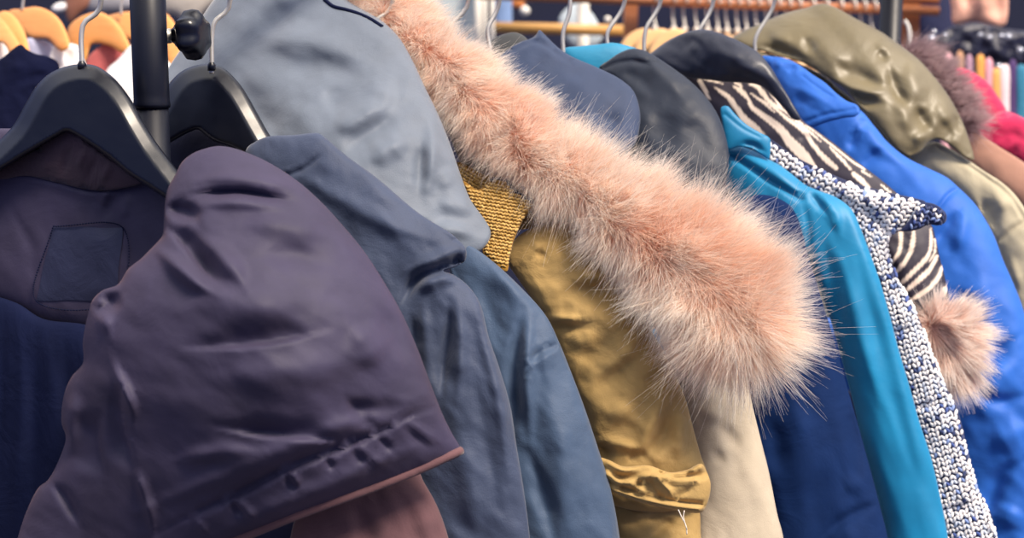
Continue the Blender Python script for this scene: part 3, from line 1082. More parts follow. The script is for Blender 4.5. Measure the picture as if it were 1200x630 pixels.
# ---- 2 slate jacket
J2 = jacket('light_jacket', 'dark slate-blue cotton jacket directly behind the brown jacket, pointed lapel on top', 'jacket', 247, 150, 1.22)
s2 = [(288, 176), (299, 166), (313, 160), (345, 158), (373, 156), (381, 161), (407, 183), (440, 207), (490, 249), (533, 277), (546, 292), (545, 305), (530, 314), (520, 317), (532, 322),
      (548, 334), (562, 354), (573, 395), (585, 430), (598, 475), (605, 520), (614, 575), (622, 640), (650, 1000), (470, 1000), (470, 640), (445, 540), (410, 460), (350, 360), (300, 260)]
p2 = cloth('front_with_sleeve', J2, s2, [(320, 165, 1.165), (520, 300, 1.135), (540, 600, 1.13), (440, 600, 1.15), (380, 260, 1.16)], M['slate'],
           k=.42, cap=.04, kb=.3, capb=.03, sp=4,
           folds=[(-11, 6, [(548, 306), (532, 309), (515, 316), (495, 323), (482, 334), (474, 350), (466, 362)]),
                  (7, 7, [(545, 288), (520, 299), (500, 308), (475, 318)]), (8, 9, [(540, 330), (520, 325), (500, 332), (488, 345)]),
                  (-9, 6, [(528, 300), (540, 310), (548, 324)]), (6, 5, [(541, 286), (547, 300), (548, 312)]),
                  (-8, 6, [(525, 352), (526, 380), (520, 425), (516, 470)]), (7, 7, [(535, 350), (540, 400), (536, 470)]),
                  (6, 9, [(498, 350), (496, 400), (500, 470)]), (-7, 10, [(480, 360), (488, 400), (498, 470)]),
                  (6, 7, [(556, 350), (568, 400), (585, 470), (596, 560)]), (-4, 9, [(555, 440), (570, 520), (585, 600)]), (5, 14, [(530, 480), (550, 560), (560, 640)]),
                  (5, 10, [(340, 200), (400, 235), (460, 265), (510, 282)]), (-4, 12, [(330, 225), (390, 270), (440, 300)]), (4, 14, [(400, 280), (440, 320), (460, 350)]),
                  (-3, 3, [(300, 200), (335, 205), (360, 195), (372, 185)])],
           noise=[(4, 70, 2, 40), (1.2, 20, 2, 50)])

cloth('inside', J2, [(140, 160), (170, 157), (200, 152), (240, 148), (270, 158), (322, 182), (330, 215), (300, 240), (140, 240)], [(250, 160, 1.268), (330, 200, 1.24), (165, 180, 1.31)], M['navyblk'], k=.2, cap=.01, sp=5, label='dark navy inside of the jacket')

# ---- 3 grey hooded jacket
J3 = jacket('hooded_jacket', 'blue-grey canvas jacket with a big smooth hood, behind the second black hanger', 'jacket', 400, -20, 1.33)
hood3 = cloth('hood', J3, [(175, 120), (198, 78), (224, 40), (250, 0), (290, -45), (340, -58), (385, -28), (405, -2), (430, 14), (447, 24), (467, 43), (483, 70), (497, 100), (513, 133), (527, 167), (541, 208), (551, 233), (575, 272), (566, 291),
                           (530, 305), (470, 300), (400, 275), (330, 235), (260, 205), (200, 170)],
              [(220, 100, 1.37), (420, 20, 1.33), (560, 280, 1.225), (350, 200, 1.25)], M['hoodgrey'], k=.42, cap=.055, kb=.3, capb=.04, sp=4,
              folds=[(-10, 14, [(400, 182), (425, 163), (450, 146), (468, 138)]), (9, 15, [(385, 155), (420, 138), (455, 122)]), (7, 13, [(430, 190), (460, 172), (480, 160)]),
                     (-8, 12, [(300, 40), (315, 25), (335, 12), (350, 4)]), (9, 16, [(295, 62), (330, 48), (380, 52), (430, 70)]), (-6, 14, [(330, 85), (380, 78), (430, 92)]),
                     (7, 9, [(505, 140), (507, 170), (503, 205), (500, 235)]), (-6, 7, [(494, 165), (493, 200), (488, 230)]),
                     (5, 16, [(330, 120), (360, 150), (375, 175)]), (-7, 18, [(280, 90), (300, 130), (330, 165)]), (5, 20, [(420, 100), (470, 110)]), (-4, 18, [(385, 100), (400, 130)]),
                     (5, 10, [(560, 250), (535, 240), (508, 238)]), (-2, 9, [(548, 262), (520, 255), (498, 252)]), (6, 8, [(560, 278), (530, 268), (505, 268)]),
                     (-5, 7, [(480, 250), (505, 275), (530, 285)]), (3, 10, [(515, 195), (528, 222)])],
              noise=[(6, 90, 1.5, 30), (2, 35, 1.5, 30)])
hp = catmull([(382, -4), (392, 4), (407, 8), (420, 12), (434, 18), (450, 28)], 4, False)
tube('hood_edging', [hood3.at(x - 2, y + 3, .0008) for x, y in hp], .0017, M['navy_in'], J3, 'dark cord edging on the hood rim')
sl3 = cloth('sleeve', J3, [(520, 285), (545, 285), (560, 293), (580, 308), (612, 338), (640, 370), (655, 400), (671, 440), (686, 480), (701, 525), (715, 570), (727, 635), (760, 1000), (600, 1000), (590, 640), (570, 480), (545, 360), (525, 310)],
            [(555, 295, 1.215), (650, 400, 1.195), (690, 600, 1.19), (590, 600, 1.20)], M['bluegrey'], k=.55, cap=.05, kb=.3, capb=.03, sp=4,
            folds=[(-9, 8, [(598, 520), (603, 480), (602, 440), (606, 400), (612, 362)]), (8, 8, [(622, 520), (618, 450), (618, 400), (622, 366)]),
                   (-6, 5, [(658, 401), (645, 408), (632, 415), (616, 428)]), (3, 4, [(657, 408), (640, 416), (622, 430)]),
                   (-4, 3, [(662, 412), (680, 462), (700, 522), (716, 580), (724, 640)]), (5, 10, [(570, 305), (600, 335), (625, 365)]), (-5, 12, [(560, 320), (580, 370), (590, 420)]),
                   (7, 16, [(640, 440), (655, 520), (668, 620)]), (-6, 10, [(620, 530), (640, 590), (650, 640)]), (4, 8, [(636, 400), (640, 440)])],
            noise=[(4, 60, 2, 70), (1.2, 22, 2, 60)])

# ---- 4 mustard knit cardigan
J4 = jacket('knitted_cardigan', 'mustard yellow knitted cardigan, its folded collar showing under the peach fur trim', 'cardigan', 560, 190, 1.30)
kb_ = cloth('collar_back', J4, [(535, 190), (552, 196), (570, 206), (585, 200), (600, 202), (612, 222), (640, 238), (668, 244), (672, 262), (620, 268), (590, 270), (556, 262), (541, 225)],
            [(540, 220, 1.285), (660, 250, 1.275)], M['knit_dark'], k=.35, cap=.012, sp=3, folds=[(-5, 4, [(600, 240), (618, 252), (640, 258)])])
kf = cloth('collar_front', J4, [(543, 212), (560, 222), (575, 211), (590, 210), (604, 224), (616, 232), (626, 235), (613, 258), (603, 280), (597, 300), (594, 318), (580, 312), (566, 298), (566, 288), (575, 274), (562, 256), (551, 236)],
           [(560, 230, 1.262), (620, 240, 1.255), (585, 300, 1.235)], M['knit_dark'], k=.35, cap=.012, sp=3)
YM = ['c09a52', 'cca862', 'a8843e']
stitches('back_stitches', J4, kb_, [(537, 192), (555, 200), (575, 204), (600, 203), (612, 224), (640, 240), (666, 246), (668, 258), (620, 262), (590, 262), (558, 255), (543, 225)],
         (4.6, 3.6), 30, M['yarn'], YM, [.4, .35, .25], lean=40, fat=.5)
stitches('front_stitches', J4, kf, [(546, 216), (560, 225), (575, 213), (590, 212), (603, 226), (624, 236), (611, 258), (601, 280), (593, 312), (580, 306), (568, 292), (576, 274), (564, 254), (553, 236)],
         (4.6, 4.0), 10, M['yarn'], YM, [.4, .35, .25], lean=55, fat=.5)
tube('collar_rim', [kf.at(x, y, .001) for x, y in catmull([(574, 210), (590, 209), (604, 222), (616, 231), (625, 236)], 3, False)], .0022, M['navy_in'], J4, 'dark trimmed collar rim')

# ---- 5 mustard coat
J5 = jacket('cotton_jacket', 'mustard khaki cotton jacket with gathered cuff, between the blue-grey jacket and the fur-trimmed parka', 'jacket', 640, 240, 1.32)
s5 = cloth('sleeve', J5, [(592, 300), (600, 284), (612, 273), (628, 265), (645, 260), (660, 259), (677, 266), (695, 280), (712, 300), (728, 328), (745, 352), (764, 388), (778, 412), (792, 440), (803, 466), (812, 500), (822, 535), (828, 552), (826, 585),
                          (760, 600), (700, 580), (700, 545), (692, 508), (680, 472), (666, 440), (650, 400), (630, 360), (608, 328)],
           [(640, 270, 1.265), (700, 400, 1.245), (770, 560, 1.235)], M['mustard'], k=.62, cap=.05, kb=.3, capb=.03, sp=4,
           folds=[(-7, 9, [(660, 345), (685, 340), (710, 342), (735, 335)]), (6, 9, [(665, 328), (700, 322), (725, 322)]), (8, 5, [(640, 372), (662, 373), (685, 374)]), (-5, 6, [(645, 382), (670, 384), (700, 380)]),
                  (-6, 10, [(670, 425), (700, 410), (730, 385)]), (5, 9, [(700, 440), (730, 415), (755, 390)]), (-5, 8, [(690, 460), (720, 440), (745, 420)]),
                  (3, 4, [(622, 296), (632, 288), (640, 282)]), (-3, 4, [(628, 302), (640, 294)]), (3, 4, [(630, 275), (650, 268), (665, 270)]),
                  (-9, 7, [(698, 520), (708, 528), (714, 542)]), (7, 6, [(690, 512), (706, 518), (722, 520), (760, 528)]),
                  (-8, 9, [(762, 540), (770, 520), (780, 500), (790, 470)]), (7, 8, [(745, 540), (757, 512), (775, 472)]), (7, 8, [(795, 540), (797, 510), (800, 480)]), (-6, 8, [(735, 545), (750, 530), (760, 523)]),
                  (-4, 10, [(755, 440), (780, 450)]), (4, 12, [(720, 470), (740, 490)])],
           noise=[(4, 45, 1.6, 20), (1.6, 16, 1.5, 40)])
c5 = cloth('cuff', J5, [(700, 536), (712, 538), (730, 546), (760, 545), (785, 553), (805, 550), (822, 543), (828, 552), (833, 568), (828, 592), (822, 600), (790, 597), (750, 588), (722, 578), (712, 571), (706, 556)],
           [(715, 550, 1.195), (820, 570, 1.19)], M['mustard'], k=.7, cap=.016, kb=1.0, capb=.04, sp=2.5, fold_gain=1.9,
           folds=[(5, 3, [(712, 541), (730, 551), (750, 546), (765, 546)]), (-6, 4, [(712, 552), (726, 559), (742, 559), (758, 553)]), (5, 3.5, [(712, 556), (728, 565), (742, 561), (760, 557), (790, 562), (815, 562)]),
                  (-8, 4, [(770, 553), (776, 553), (782, 551)]), (5, 3, [(770, 559), (790, 556), (805, 552), (822, 545)]), (-5, 3.5, [(785, 559), (806, 558), (822, 556)]),
                  (-4, 3, [(730, 572), (740, 574), (750, 566)]), (4, 3, [(738, 566), (748, 572), (756, 578)]), (-4, 3, [(760, 566), (768, 576), (775, 582)]), (4, 3, [(775, 565), (785, 575)]),
                  (-4, 2.6, [(712, 566), (750, 579), (790, 587), (822, 590)]), (5, 3.5, [(712, 571), (750, 584), (790, 593), (824, 597)]), (-3, 3, [(795, 580), (806, 574)])],
           label='gathered elastic cuff with rolled edge')
low5 = cloth('lower_sleeve', J5, [(706, 565), (760, 575), (815, 590), (822, 632), (835, 1000), (715, 1000), (722, 640)], [(760, 600, 1.25), (770, 900, 1.22)], M['mustard'], k=.55, cap=.045, kb=.3, capb=.03, sp=4,
             folds=[(-5, 6, [(795, 604), (775, 618), (760, 632)]), (4, 6, [(735, 604), (770, 600)])], noise=[(3, 30, 1.5, 30)])
for pts in ([(795, 597), (799, 606), (804, 616), (805, 626)], [(802, 598), (801, 606), (805, 620)]):
    tube('loose_thread', spline3([P(x, y, 1.168 + .001 * i) for i, (x, y) in enumerate(pts)], 4), .00045, M['thread'], J5, 'loose white thread end', seg=6)

# ---- 6 beige parka with fur trim
J6 = jacket('hooded_parka', 'beige parka with huge peach fur trim along its hood, mid-row', 'parka', 480, -5, 1.40)
cloth('hood', J6, [(480, 40), (510, 90), (545, 150), (590, 215), (570, 220), (548, 208), (535, 180), (515, 130), (490, 85), (470, 50)],
      [(500, 80, 1.335), (570, 210, 1.29)], M['tan'], k=.4, cap=.02, sp=4, noise=[(3, 30, 1.5, 60)])
s6 = cloth('sleeve', J6, [(760, 350), (800, 360), (850, 390), (874, 430), (881, 470), (891, 512), (901, 552), (911, 602), (919, 635), (940, 1000), (800, 1000), (812, 640), (815, 590), (815, 540), (800, 470), (775, 400)],
           [(820, 400, 1.30), (850, 600, 1.27)], M['beige'], k=.5, cap=.05, kb=.3, capb=.03, sp=4,
           folds=[(-4, 8, [(842, 500), (858, 512), (868, 530)]), (4, 10, [(820, 480), (850, 490)]), (-3, 8, [(835, 540), (850, 530)]), (3, 14, [(880, 520), (893, 600)]), (-4, 12, [(830, 430), (850, 470)])],
           noise=[(3, 50, 2, 75)])
FC = [(395, -40), (425, -12), (470, 28), (520, 82), (570, 132), (620, 185), (690, 234), (750, 280), (805, 318), (845, 352), (872, 385)]
FW = [28, 30, 30, 34, 40, 46, 48, 54, 62, 62, 40]
FL = [24, 24, 22, 22, 30, 22, 20, 28, 46, 54, 40]
cl = catmull([(a[0], a[1], b, c) for a, b, c in zip(FC, FW, FL)], 14, False)
tg = np.gradient(cl[:, :2], axis=0)
tg /= np.linalg.norm(tg, axis=1)[:, None]
nn = np.c_[tg[:, 1], -tg[:, 0]]                    # up and to the right
wob = 0.86 + 0.14 * np.sin(np.arange(len(cl)) * 0.9)
wv, wl = cl[:, 2] * wob, cl[:, 3] * wob
up_e, lo_e = cl[:, :2] + nn * wv[:, None], cl[:, :2] - nn * wl[:, None]
fo = [tuple(p) for p in up_e] + [(900, 420)] + [tuple(p) for p in lo_e[::-1]]
fbase = cloth('fur_trim', J6, fo, [(430, -5, 1.355), (570, 130, 1.29), (690, 235, 1.245), (850, 370, 1.20)], M['furskin'], k=.8, cap=.05, kb=.7, capb=.05, sp=5,
              folds=[(-13, 9, [(600, 200), (588, 165), (592, 130), (612, 105)]), (-10, 9, [(690, 285), (668, 245), (670, 215), (690, 185)]), (-9, 9, [(545, 150), (528, 115), (535, 85)]), (-9, 10, [(790, 390), (770, 350), (750, 320)]), (-7, 10, [(770, 280), (760, 250)])],
              noise=[(6, 25, 1, 0)], label='long-haired peach fur trim')
ctr = cl[:, :2]


def fur_flow(px, py):
    Q = np.c_[px, py]
    d2 = ((Q[:, None] - ctr[None]) ** 2).sum(-1)
    i = d2.argmin(1)
    side = Q - ctr[i]
    r = np.linalg.norm(side, axis=1)[:, None]
    f = side / (r + 1e-6) * np.minimum(r / 40, 1) * 0.75 + tg[i] * 0.28
    return f / (np.linalg.norm(f, axis=1)[:, None] + 1e-6)


def fur_len(px, py):
    return np.interp(px, [380, 470, 560, 700, 800, 900], [.55, .6, .75, .95, 1.2, 1.3])


M['fur'] = fur_mat('peach_fur', 'eec2a6', 'fffaf2', mid='fbe2d0', patch='f5d0b8')
M['fur_long'] = fur_mat('cream_guard_hair', 'f0c8a8', 'fff8ec', mid='fae4d0')
fur('fur_pile', fbase.obj, fbase, 110000, .020, M['fur'], flow=fur_flow, up=.62, droop=.12, r0=.00017, clump=.55, cl_scale=42, curl=.2, lenf=fur_len)
fur('guard_hairs', fbase.obj, fbase, 4500, .032, M['fur_long'], flow=fur_flow, up=.6, droop=.05, r0=.00016, clump=.6, cl_scale=35, lenf=fur_len, curl=.2)

# ---- 7 navy hood
J7 = jacket('hooded_jacket', 'dull navy cotton jacket whose pointed hood shows just above the peach fur', 'jacket', 650, 50, 1.50)
cloth('hood_lining', J7, [(560, 70), (575, 48), (590, 40), (605, 38), (618, 46), (625, 70), (600, 100), (570, 100)], [(590, 60, 1.475)], M['olivedark'], k=.4, cap=.02, sp=4)
cloth('hood', J7, [(560, 110), (575, 80), (592, 60), (610, 49), (622, 45), (628, 41), (632, 35), (638, 40), (646, 48), (656, 57), (670, 66), (700, 79), (726, 92), (742, 106), (749, 125), (750, 145), (742, 172), (700, 200), (640, 170), (590, 140)],
      [(600, 60, 1.455), (740, 140, 1.40), (640, 150, 1.40)], M['navyhood'], k=.5, cap=.045, kb=.4, sp=3.5,
      folds=[(-4, 2.5, [(600, 58), (614, 51), (628, 48), (642, 54), (656, 63), (668, 70)]), (2, 4, [(604, 64), (628, 55), (660, 75)]), (-5, 10, [(690, 130), (710, 140), (735, 130)]), (4, 14, [(660, 95), (700, 110), (730, 125)]), (-5, 7, [(725, 130), (712, 150), (700, 160)])],
      noise=[(4, 50, 1.5, 30)])
# ---- 8 black / turquoise hooded jacket
J8 = jacket('softshell_jacket', 'charcoal softshell jacket with turquoise hood panel and navy sleeve, behind the fur trim', 'jacket', 720, 60, 1.55)
cloth('hood_panel', J8, [(660, 58), (680, 54), (700, 52), (718, 50), (734, 53), (748, 58), (755, 66), (740, 85), (715, 100), (680, 90)], [(700, 70, 1.505)], M['turq'], k=.5, cap=.03, sp=3.5, label='turquoise panel')
cloth('shoulder', J8, [(702, 80), (714, 70), (726, 62), (740, 57), (752, 58), (765, 64), (785, 77), (808, 94), (826, 112), (840, 132), (850, 158), (854, 185), (850, 210), (820, 240), (780, 230), (745, 200), (735, 150), (735, 110), (722, 92)],
      [(730, 70, 1.475), (840, 180, 1.41), (760, 190, 1.42)], M['black'], k=.55, cap=.05, kb=.4, sp=3.5,
      folds=[(-4, 2.5, [(706, 80), (725, 73), (742, 71), (757, 74)]), (4, 8, [(750, 68), (780, 90), (805, 120)]), (-5, 8, [(725, 86), (748, 92), (765, 110)]), (-4, 3, [(770, 72), (785, 82), (800, 90)]), (5, 16, [(790, 110), (820, 150)]), (-4, 14, [(760, 130), (790, 170)])],
      noise=[(4, 50, 1.5, 40)])
cloth('sleeve', J8, [(835, 300), (880, 230), (925, 240), (950, 310), (972, 380), (992, 450), (1012, 520), (1032, 595), (1042, 640), (1070, 1000), (885, 1000), (905, 640), (888, 560), (870, 470), (845, 400)],
      [(900, 260, 1.405), (1000, 540, 1.37), (930, 600, 1.37)], M['navydk'], k=.45, cap=.045, kb=.3, capb=.03, sp=4,
      folds=[(-5, 8, [(978, 395), (992, 470), (1005, 540), (1000, 600)]), (-5, 6, [(1035, 588), (1005, 600), (980, 615), (960, 632)]), (5, 16, [(930, 450), (940, 520), (945, 600)]), (-4, 14, [(905, 480), (915, 560)]), (5, 14, [(1010, 620), (970, 650)]), (4, 10, [(1012, 560), (990, 575)])],
      noise=[(5, 70, 2, 70)])

# ---- 9 teal jacket
J9 = jacket('rain_jacket', 'bright teal-blue nylon jacket with flat collar flap, left of the speckled cardigan', 'jacket', 860, 120, 1.62)
cloth('collar', J9, [(845, 126), (852, 124), (862, 134), (875, 146), (890, 155), (902, 162), (903, 174), (901, 186), (893, 182), (880, 174), (866, 172), (853, 175), (849, 160), (846, 142)],
      [(850, 140, 1.452), (900, 175, 1.443)], M['teal'], k=.4, cap=.012, sp=2.5, folds=[(-2, 2, [(850, 134), (870, 150), (890, 160)]), (-7, 4, [(862, 171), (880, 170), (898, 178)])])
s9 = cloth('sleeve', J9, [(846, 180), (854, 172), (870, 172), (886, 178), (902, 187), (915, 194), (927, 203), (945, 217), (962, 224), (978, 230), (997, 244), (1009, 268), (1020, 297), (1030, 325), (1041, 362), (1053, 408), (1066, 452), (1078, 495), (1091, 535), (1102, 582), (1112, 635),
                          (1160, 1000), (1060, 1000), (1040, 640), (1030, 588), (1014, 532), (1000, 472), (986, 420), (970, 365), (950, 318), (925, 290), (890, 270), (860, 240)],
           [(870, 190, 1.46), (960, 240, 1.425), (1030, 440, 1.40), (1075, 620, 1.39)], M['teal'], k=.6, cap=.045, kb=.4, sp=3.5,
           folds=[(5, 5, [(865, 176), (890, 192), (915, 208), (940, 226)]), (-6, 3, [(860, 184), (885, 200), (910, 216), (938, 233)]), (-3, 4, [(940, 232), (946, 260), (949, 300)]), (-6, 4, [(948, 222), (958, 236), (972, 252)]), (5, 7, [(958, 226), (975, 245), (985, 275)]),
                  (4, 9, [(985, 300), (1005, 380), (1030, 470)]), (-4, 10, [(1005, 300), (1025, 380), (1050, 470), (1075, 570)]), (-3, 9, [(965, 270), (975, 330), (990, 400)])],
           noise=[(3, 50, 3, 72)])

# ---- 10 speckled knit cardigan
J10 = jacket('knitted_cardigan', 'chunky white and navy speckled knitted cardigan with turned-out lapel', 'cardigan', 930, 170, 1.66)
g_out = [(895, 158), (908, 166), (930, 182), (960, 197), (1000, 214), (1045, 226), (1072, 232), (1085, 237), (1075, 252), (1060, 268), (1046, 275), (1040, 286), (1047, 313), (1060, 341), (1073, 364), (1082, 386), (1092, 412), (1104, 442),
         (1114, 464), (1122, 480), (1129, 505), (1138, 543), (1149, 578), (1160, 598), (1168, 635), (1200, 1000), (1120, 1000), (1085, 640), (1070, 560), (1050, 470), (1025, 380), (1000, 290), (975, 245), (930, 215), (900, 195)]
g10 = cloth('front', J10, g_out, [(920, 180, 1.505), (1040, 250, 1.45), (1060, 400, 1.44), (1130, 620, 1.42)], M['speckbase'], k=.55, cap=.03, kb=.5, sp=3,
            folds=[(-6, 5, [(1040, 392), (1060, 386), (1080, 385)]), (-7, 5, [(1066, 478), (1090, 474), (1116, 464)]), (-7, 5, [(1095, 600), (1130, 592), (1152, 580)]), (-5, 6, [(1010, 240), (1030, 262), (1045, 280)]), (5, 9, [(960, 205), (1010, 232), (1060, 245)])],
            noise=[(2, 30, 1, 0)])
lap = cloth('lapel_edge', J10, [(1072, 250), (1079, 238), (1092, 238), (1102, 243), (1109, 251), (1108, 260), (1099, 264), (1088, 263), (1078, 268), (1064, 271), (1056, 270), (1062, 262)],
            [(1085, 250, 1.425)], M['speckbase'], k=.5, cap=.012, sp=2.5, label='dark inner side of the lapel')
SPC = ['f2eeee', 'd4dcec', '7f95c8', '2c3a68', '44599a']
vis_top = [(898, 162), (930, 184), (960, 199), (1000, 216), (1045, 228), (1082, 237), (1074, 252), (1058, 268), (1044, 276), (1036, 290), (1010, 272), (980, 240), (930, 212), (903, 192)]
vis_low = [(1000, 262), (1014, 272), (1042, 285), (1048, 313), (1061, 341), (1074, 364), (1083, 386), (1093, 412), (1114, 464), (1129, 505), (1138, 543), (1149, 578), (1160, 600), (1174, 660), (1100, 660), (1090, 600), (1070, 520), (1050, 450), (1030, 380), (1010, 310)]
stitches('shoulder_stitches', J10, g10, vis_top, (8.8, 6.0), 33, M['yarn'], SPC, [.72, .16, .06, .03, .03], lean=30, fat=.38)
stitches('front_stitches', J10, g10, vis_low, (8.8, 6.0), -16, M['yarn'], SPC, [.72, .16, .06, .03, .03], lean=32, fat=.38)
stitches('lapel_stitches', J10, lap, [(1074, 250), (1080, 240), (1100, 244), (1107, 252), (1106, 259), (1086, 262), (1066, 269)], (7.5, 5.5), 20, M['yarn'], SPC, [.3, .05, .05, .45, .15], fat=.34)

# ---- 11 zebra coat
ZD, ZL = lin('282234')[:3] + (1,), lin('ead8c8')[:3] + (1,)


def stripe_print(stripes):
    def f(Vq):
        c = np.tile(np.array(ZD), (len(Vq), 1))
        for pts in stripes:
            pl = catmull([(a, b, wd) for a, b, wd in pts], 3, False)
            d, _, par = seg_dist(Vq, pl[:-1, :2], pl[1:, :2])
            L_ = np.concatenate([[0], np.cumsum(np.linalg.norm(np.diff(pl[:, :2], axis=0), axis=1))])
            wd = np.interp(par, L_ / L_[-1], pl[:, 2])
            m = smooth01((wd * .72 - d) / 1.0 + .5)[:, None]
            c = c * (1 - m) + np.array(ZL)[None] * m
        return c
    return f


def zb(l):                                    # points read off the enlarged crop
    return [(820 + x / 6, 90 + y / 6, wd / 6) for x, y, wd in l]


st = [zb([(0, 30, 20), (30, 80, 22), (55, 130, 14), (75, 165, 4)]), zb([(35, 18, 8), (90, 25, 14), (160, 48, 3)]),
      zb([(105, 72, 4), (150, 105, 18), (205, 145, 22), (260, 220, 26), (320, 300, 32), (385, 350, 30), (440, 395, 14), (460, 415, 3)]),
      zb([(232, 62, 4), (290, 100, 24), (345, 160, 16), (360, 205, 20), (430, 260, 26), (500, 310, 32), (570, 370, 38), (630, 450, 46), (700, 520, 52), (770, 600, 44), (800, 640, 35)]),
      zb([(245, 40, 10), (280, 55, 14), (300, 95, 8), (345, 160, 4)]),
      zb([(352, 50, 12), (400, 65, 20), (440, 110, 24), (480, 160, 18), (530, 200, 14), (600, 240, 10), (650, 280, 10), (690, 310, 5)]),
      zb([(360, 115, 6), (400, 145, 10), (450, 180, 12), (500, 225, 9), (530, 250, 3)]),
      zb([(495, 110, 4), (520, 140, 12), (550, 180, 13), (580, 225, 7), (610, 250, 3)]),
      zb([(440, 160, 3), (500, 200, 9), (560, 245, 12), (610, 290, 16), (680, 340, 18), (740, 390, 22), (780, 450, 20), (840, 530, 22), (900, 590, 26), (960, 640, 20)]),
      zb([(610, 250, 3), (660, 295, 7), (720, 345, 9), (790, 400, 10), (850, 455, 4)]),
      zb([(690, 310, 5), (780, 365, 7), (860, 425, 9), (930, 480, 9), (1010, 545, 9), (1090, 605, 10), (1160, 650, 8)]),
      zb([(915, 490, 4), (960, 540, 13), (1010, 590, 15), (1060, 650, 10)])]


def z2(l):
    return [(1000 + x / 6, 200 + y / 6, wd / 6) for x, y, wd in l]


st2 = [z2([(0, 20, 20), (60, 70, 26), (110, 120, 14)]), z2([(60, 0, 10), (130, 45, 4)]), z2([(195, 95, 6), (260, 155, 10)]),
       z2([(335, 440, 22), (335, 500, 18), (325, 560, 20), (290, 620, 16), (250, 680, 6)]),
       z2([(425, 430, 14), (420, 490, 24), (405, 560, 22), (370, 630, 22), (310, 700, 18), (270, 730, 4)]),
       z2([(545, 405, 8), (548, 470, 14), (540, 560, 16), (500, 630, 22), (430, 700, 22), (360, 770, 20), (310, 810, 6)]),
       z2([(575, 480, 8), (575, 560, 10), (555, 610, 9), (530, 640, 4)]),
       z2([(590, 600, 14), (540, 690, 24), (480, 750, 26), (410, 810, 22), (350, 860, 10)]),
       z2([(630, 660, 10), (600, 740, 22), (540, 820, 20), (470, 870, 24), (400, 910, 8)]),
       z2([(640, 820, 10), (615, 880, 10)]), z2([(665, 780, 6), (650, 850, 14), (635, 890, 6)]),
       z2([(575, 915, 14), (520, 960, 16), (460, 1010, 10)])]
J11 = jacket('printed_coat', 'zebra-striped coat with pale fur cuff, behind the speckled cardigan', 'coat', 880, 90, 1.72)
zs = cloth('shoulder', J11, [(790, 80), (830, 84), (870, 90), (905, 100), (925, 120), (943, 143), (956, 152), (978, 168), (1003, 188), (1032, 210), (1052, 227), (1065, 240), (1045, 250), (1000, 240), (950, 215), (900, 185), (850, 150), (815, 115)],
           [(830, 95, 1.58), (940, 150, 1.535), (1040, 230, 1.49)], M['zebra'], k=.35, cap=.03, sp=1.9, prints=stripe_print(st + st2[:3]),
           folds=[(-3, 4, [(935, 162), (945, 160), (950, 158)])], noise=[(3, 50, 1.5, 30)])
zh = cloth('sleeve', J11, [(1025, 270), (1045, 262), (1070, 262), (1090, 262), (1096, 277), (1101, 300), (1107, 323), (1112, 350), (1112, 372), (1095, 385), (1075, 380), (1058, 350), (1040, 310)],
           [(1070, 270, 1.505), (1095, 370, 1.49)], M['zebra'], k=.5, cap=.035, sp=1.9, prints=stripe_print(st2[3:]), noise=[(2.5, 30, 1.5, 60)])
zf = cloth('fur_cuff', J11, [(1078, 378), (1092, 368), (1110, 366), (1128, 372), (1136, 388), (1134, 405), (1128, 425), (1124, 440), (1112, 442), (1100, 420), (1088, 398)],
           [(1110, 400, 1.475)], fabric('pale_fur_backing', 'dcb4a2', rough=.95), k=.8, cap=.03, sp=4, noise=[(3, 15, 1, 0)], label='pale pinkish fur cuff')


def cuff_flow(px, py):
    f = np.c_[(px - 1100) / 30 + .25, (py - 395) / 40 + .25]
    return f / (np.linalg.norm(f, axis=1)[:, None] + 1e-6)


M['fur2'] = fur_mat('pale_pink_fur', 'd8b0a0', 'fff6ee', mid='f8e2d6')
fur('fur_pile', zf.obj, zf, 9000, .021, M['fur2'], flow=cuff_flow, up=.4, droop=.2, r0=.00028, clump=.75, cl_scale=75, curl=.06)

# ---- 12 black satin hood
J12 = jacket('hooded_jacket', 'black satin jacket with a shiny rounded hood lying over the zebra-striped coat', 'jacket', 820, 40, 1.66)
cloth('hood', J12, [(758, 68), (768, 58), (782, 48), (800, 39), (815, 35), (830, 35), (850, 41), (868, 49), (888, 61), (903, 78), (915, 98), (927, 118), (938, 140), (930, 140), (918, 126), (904, 111), (890, 100), (870, 97), (850, 96), (825, 93), (800, 90), (784, 84), (768, 76)],
      [(800, 60, 1.58), (930, 135, 1.505), (870, 90, 1.52)], M['satin'], k=.7, cap=.05, kb=.4, sp=3,
      folds=[(6, 12, [(840, 60), (870, 75), (895, 98)]), (-4, 8, [(800, 60), (812, 48), (818, 40)]), (4, 5, [(808, 62), (817, 48)]), (-4, 6, [(850, 92), (880, 94), (905, 106)]), (-3, 10, [(820, 75), (850, 82)])],
      noise=[(5, 40, 1.5, 30)])

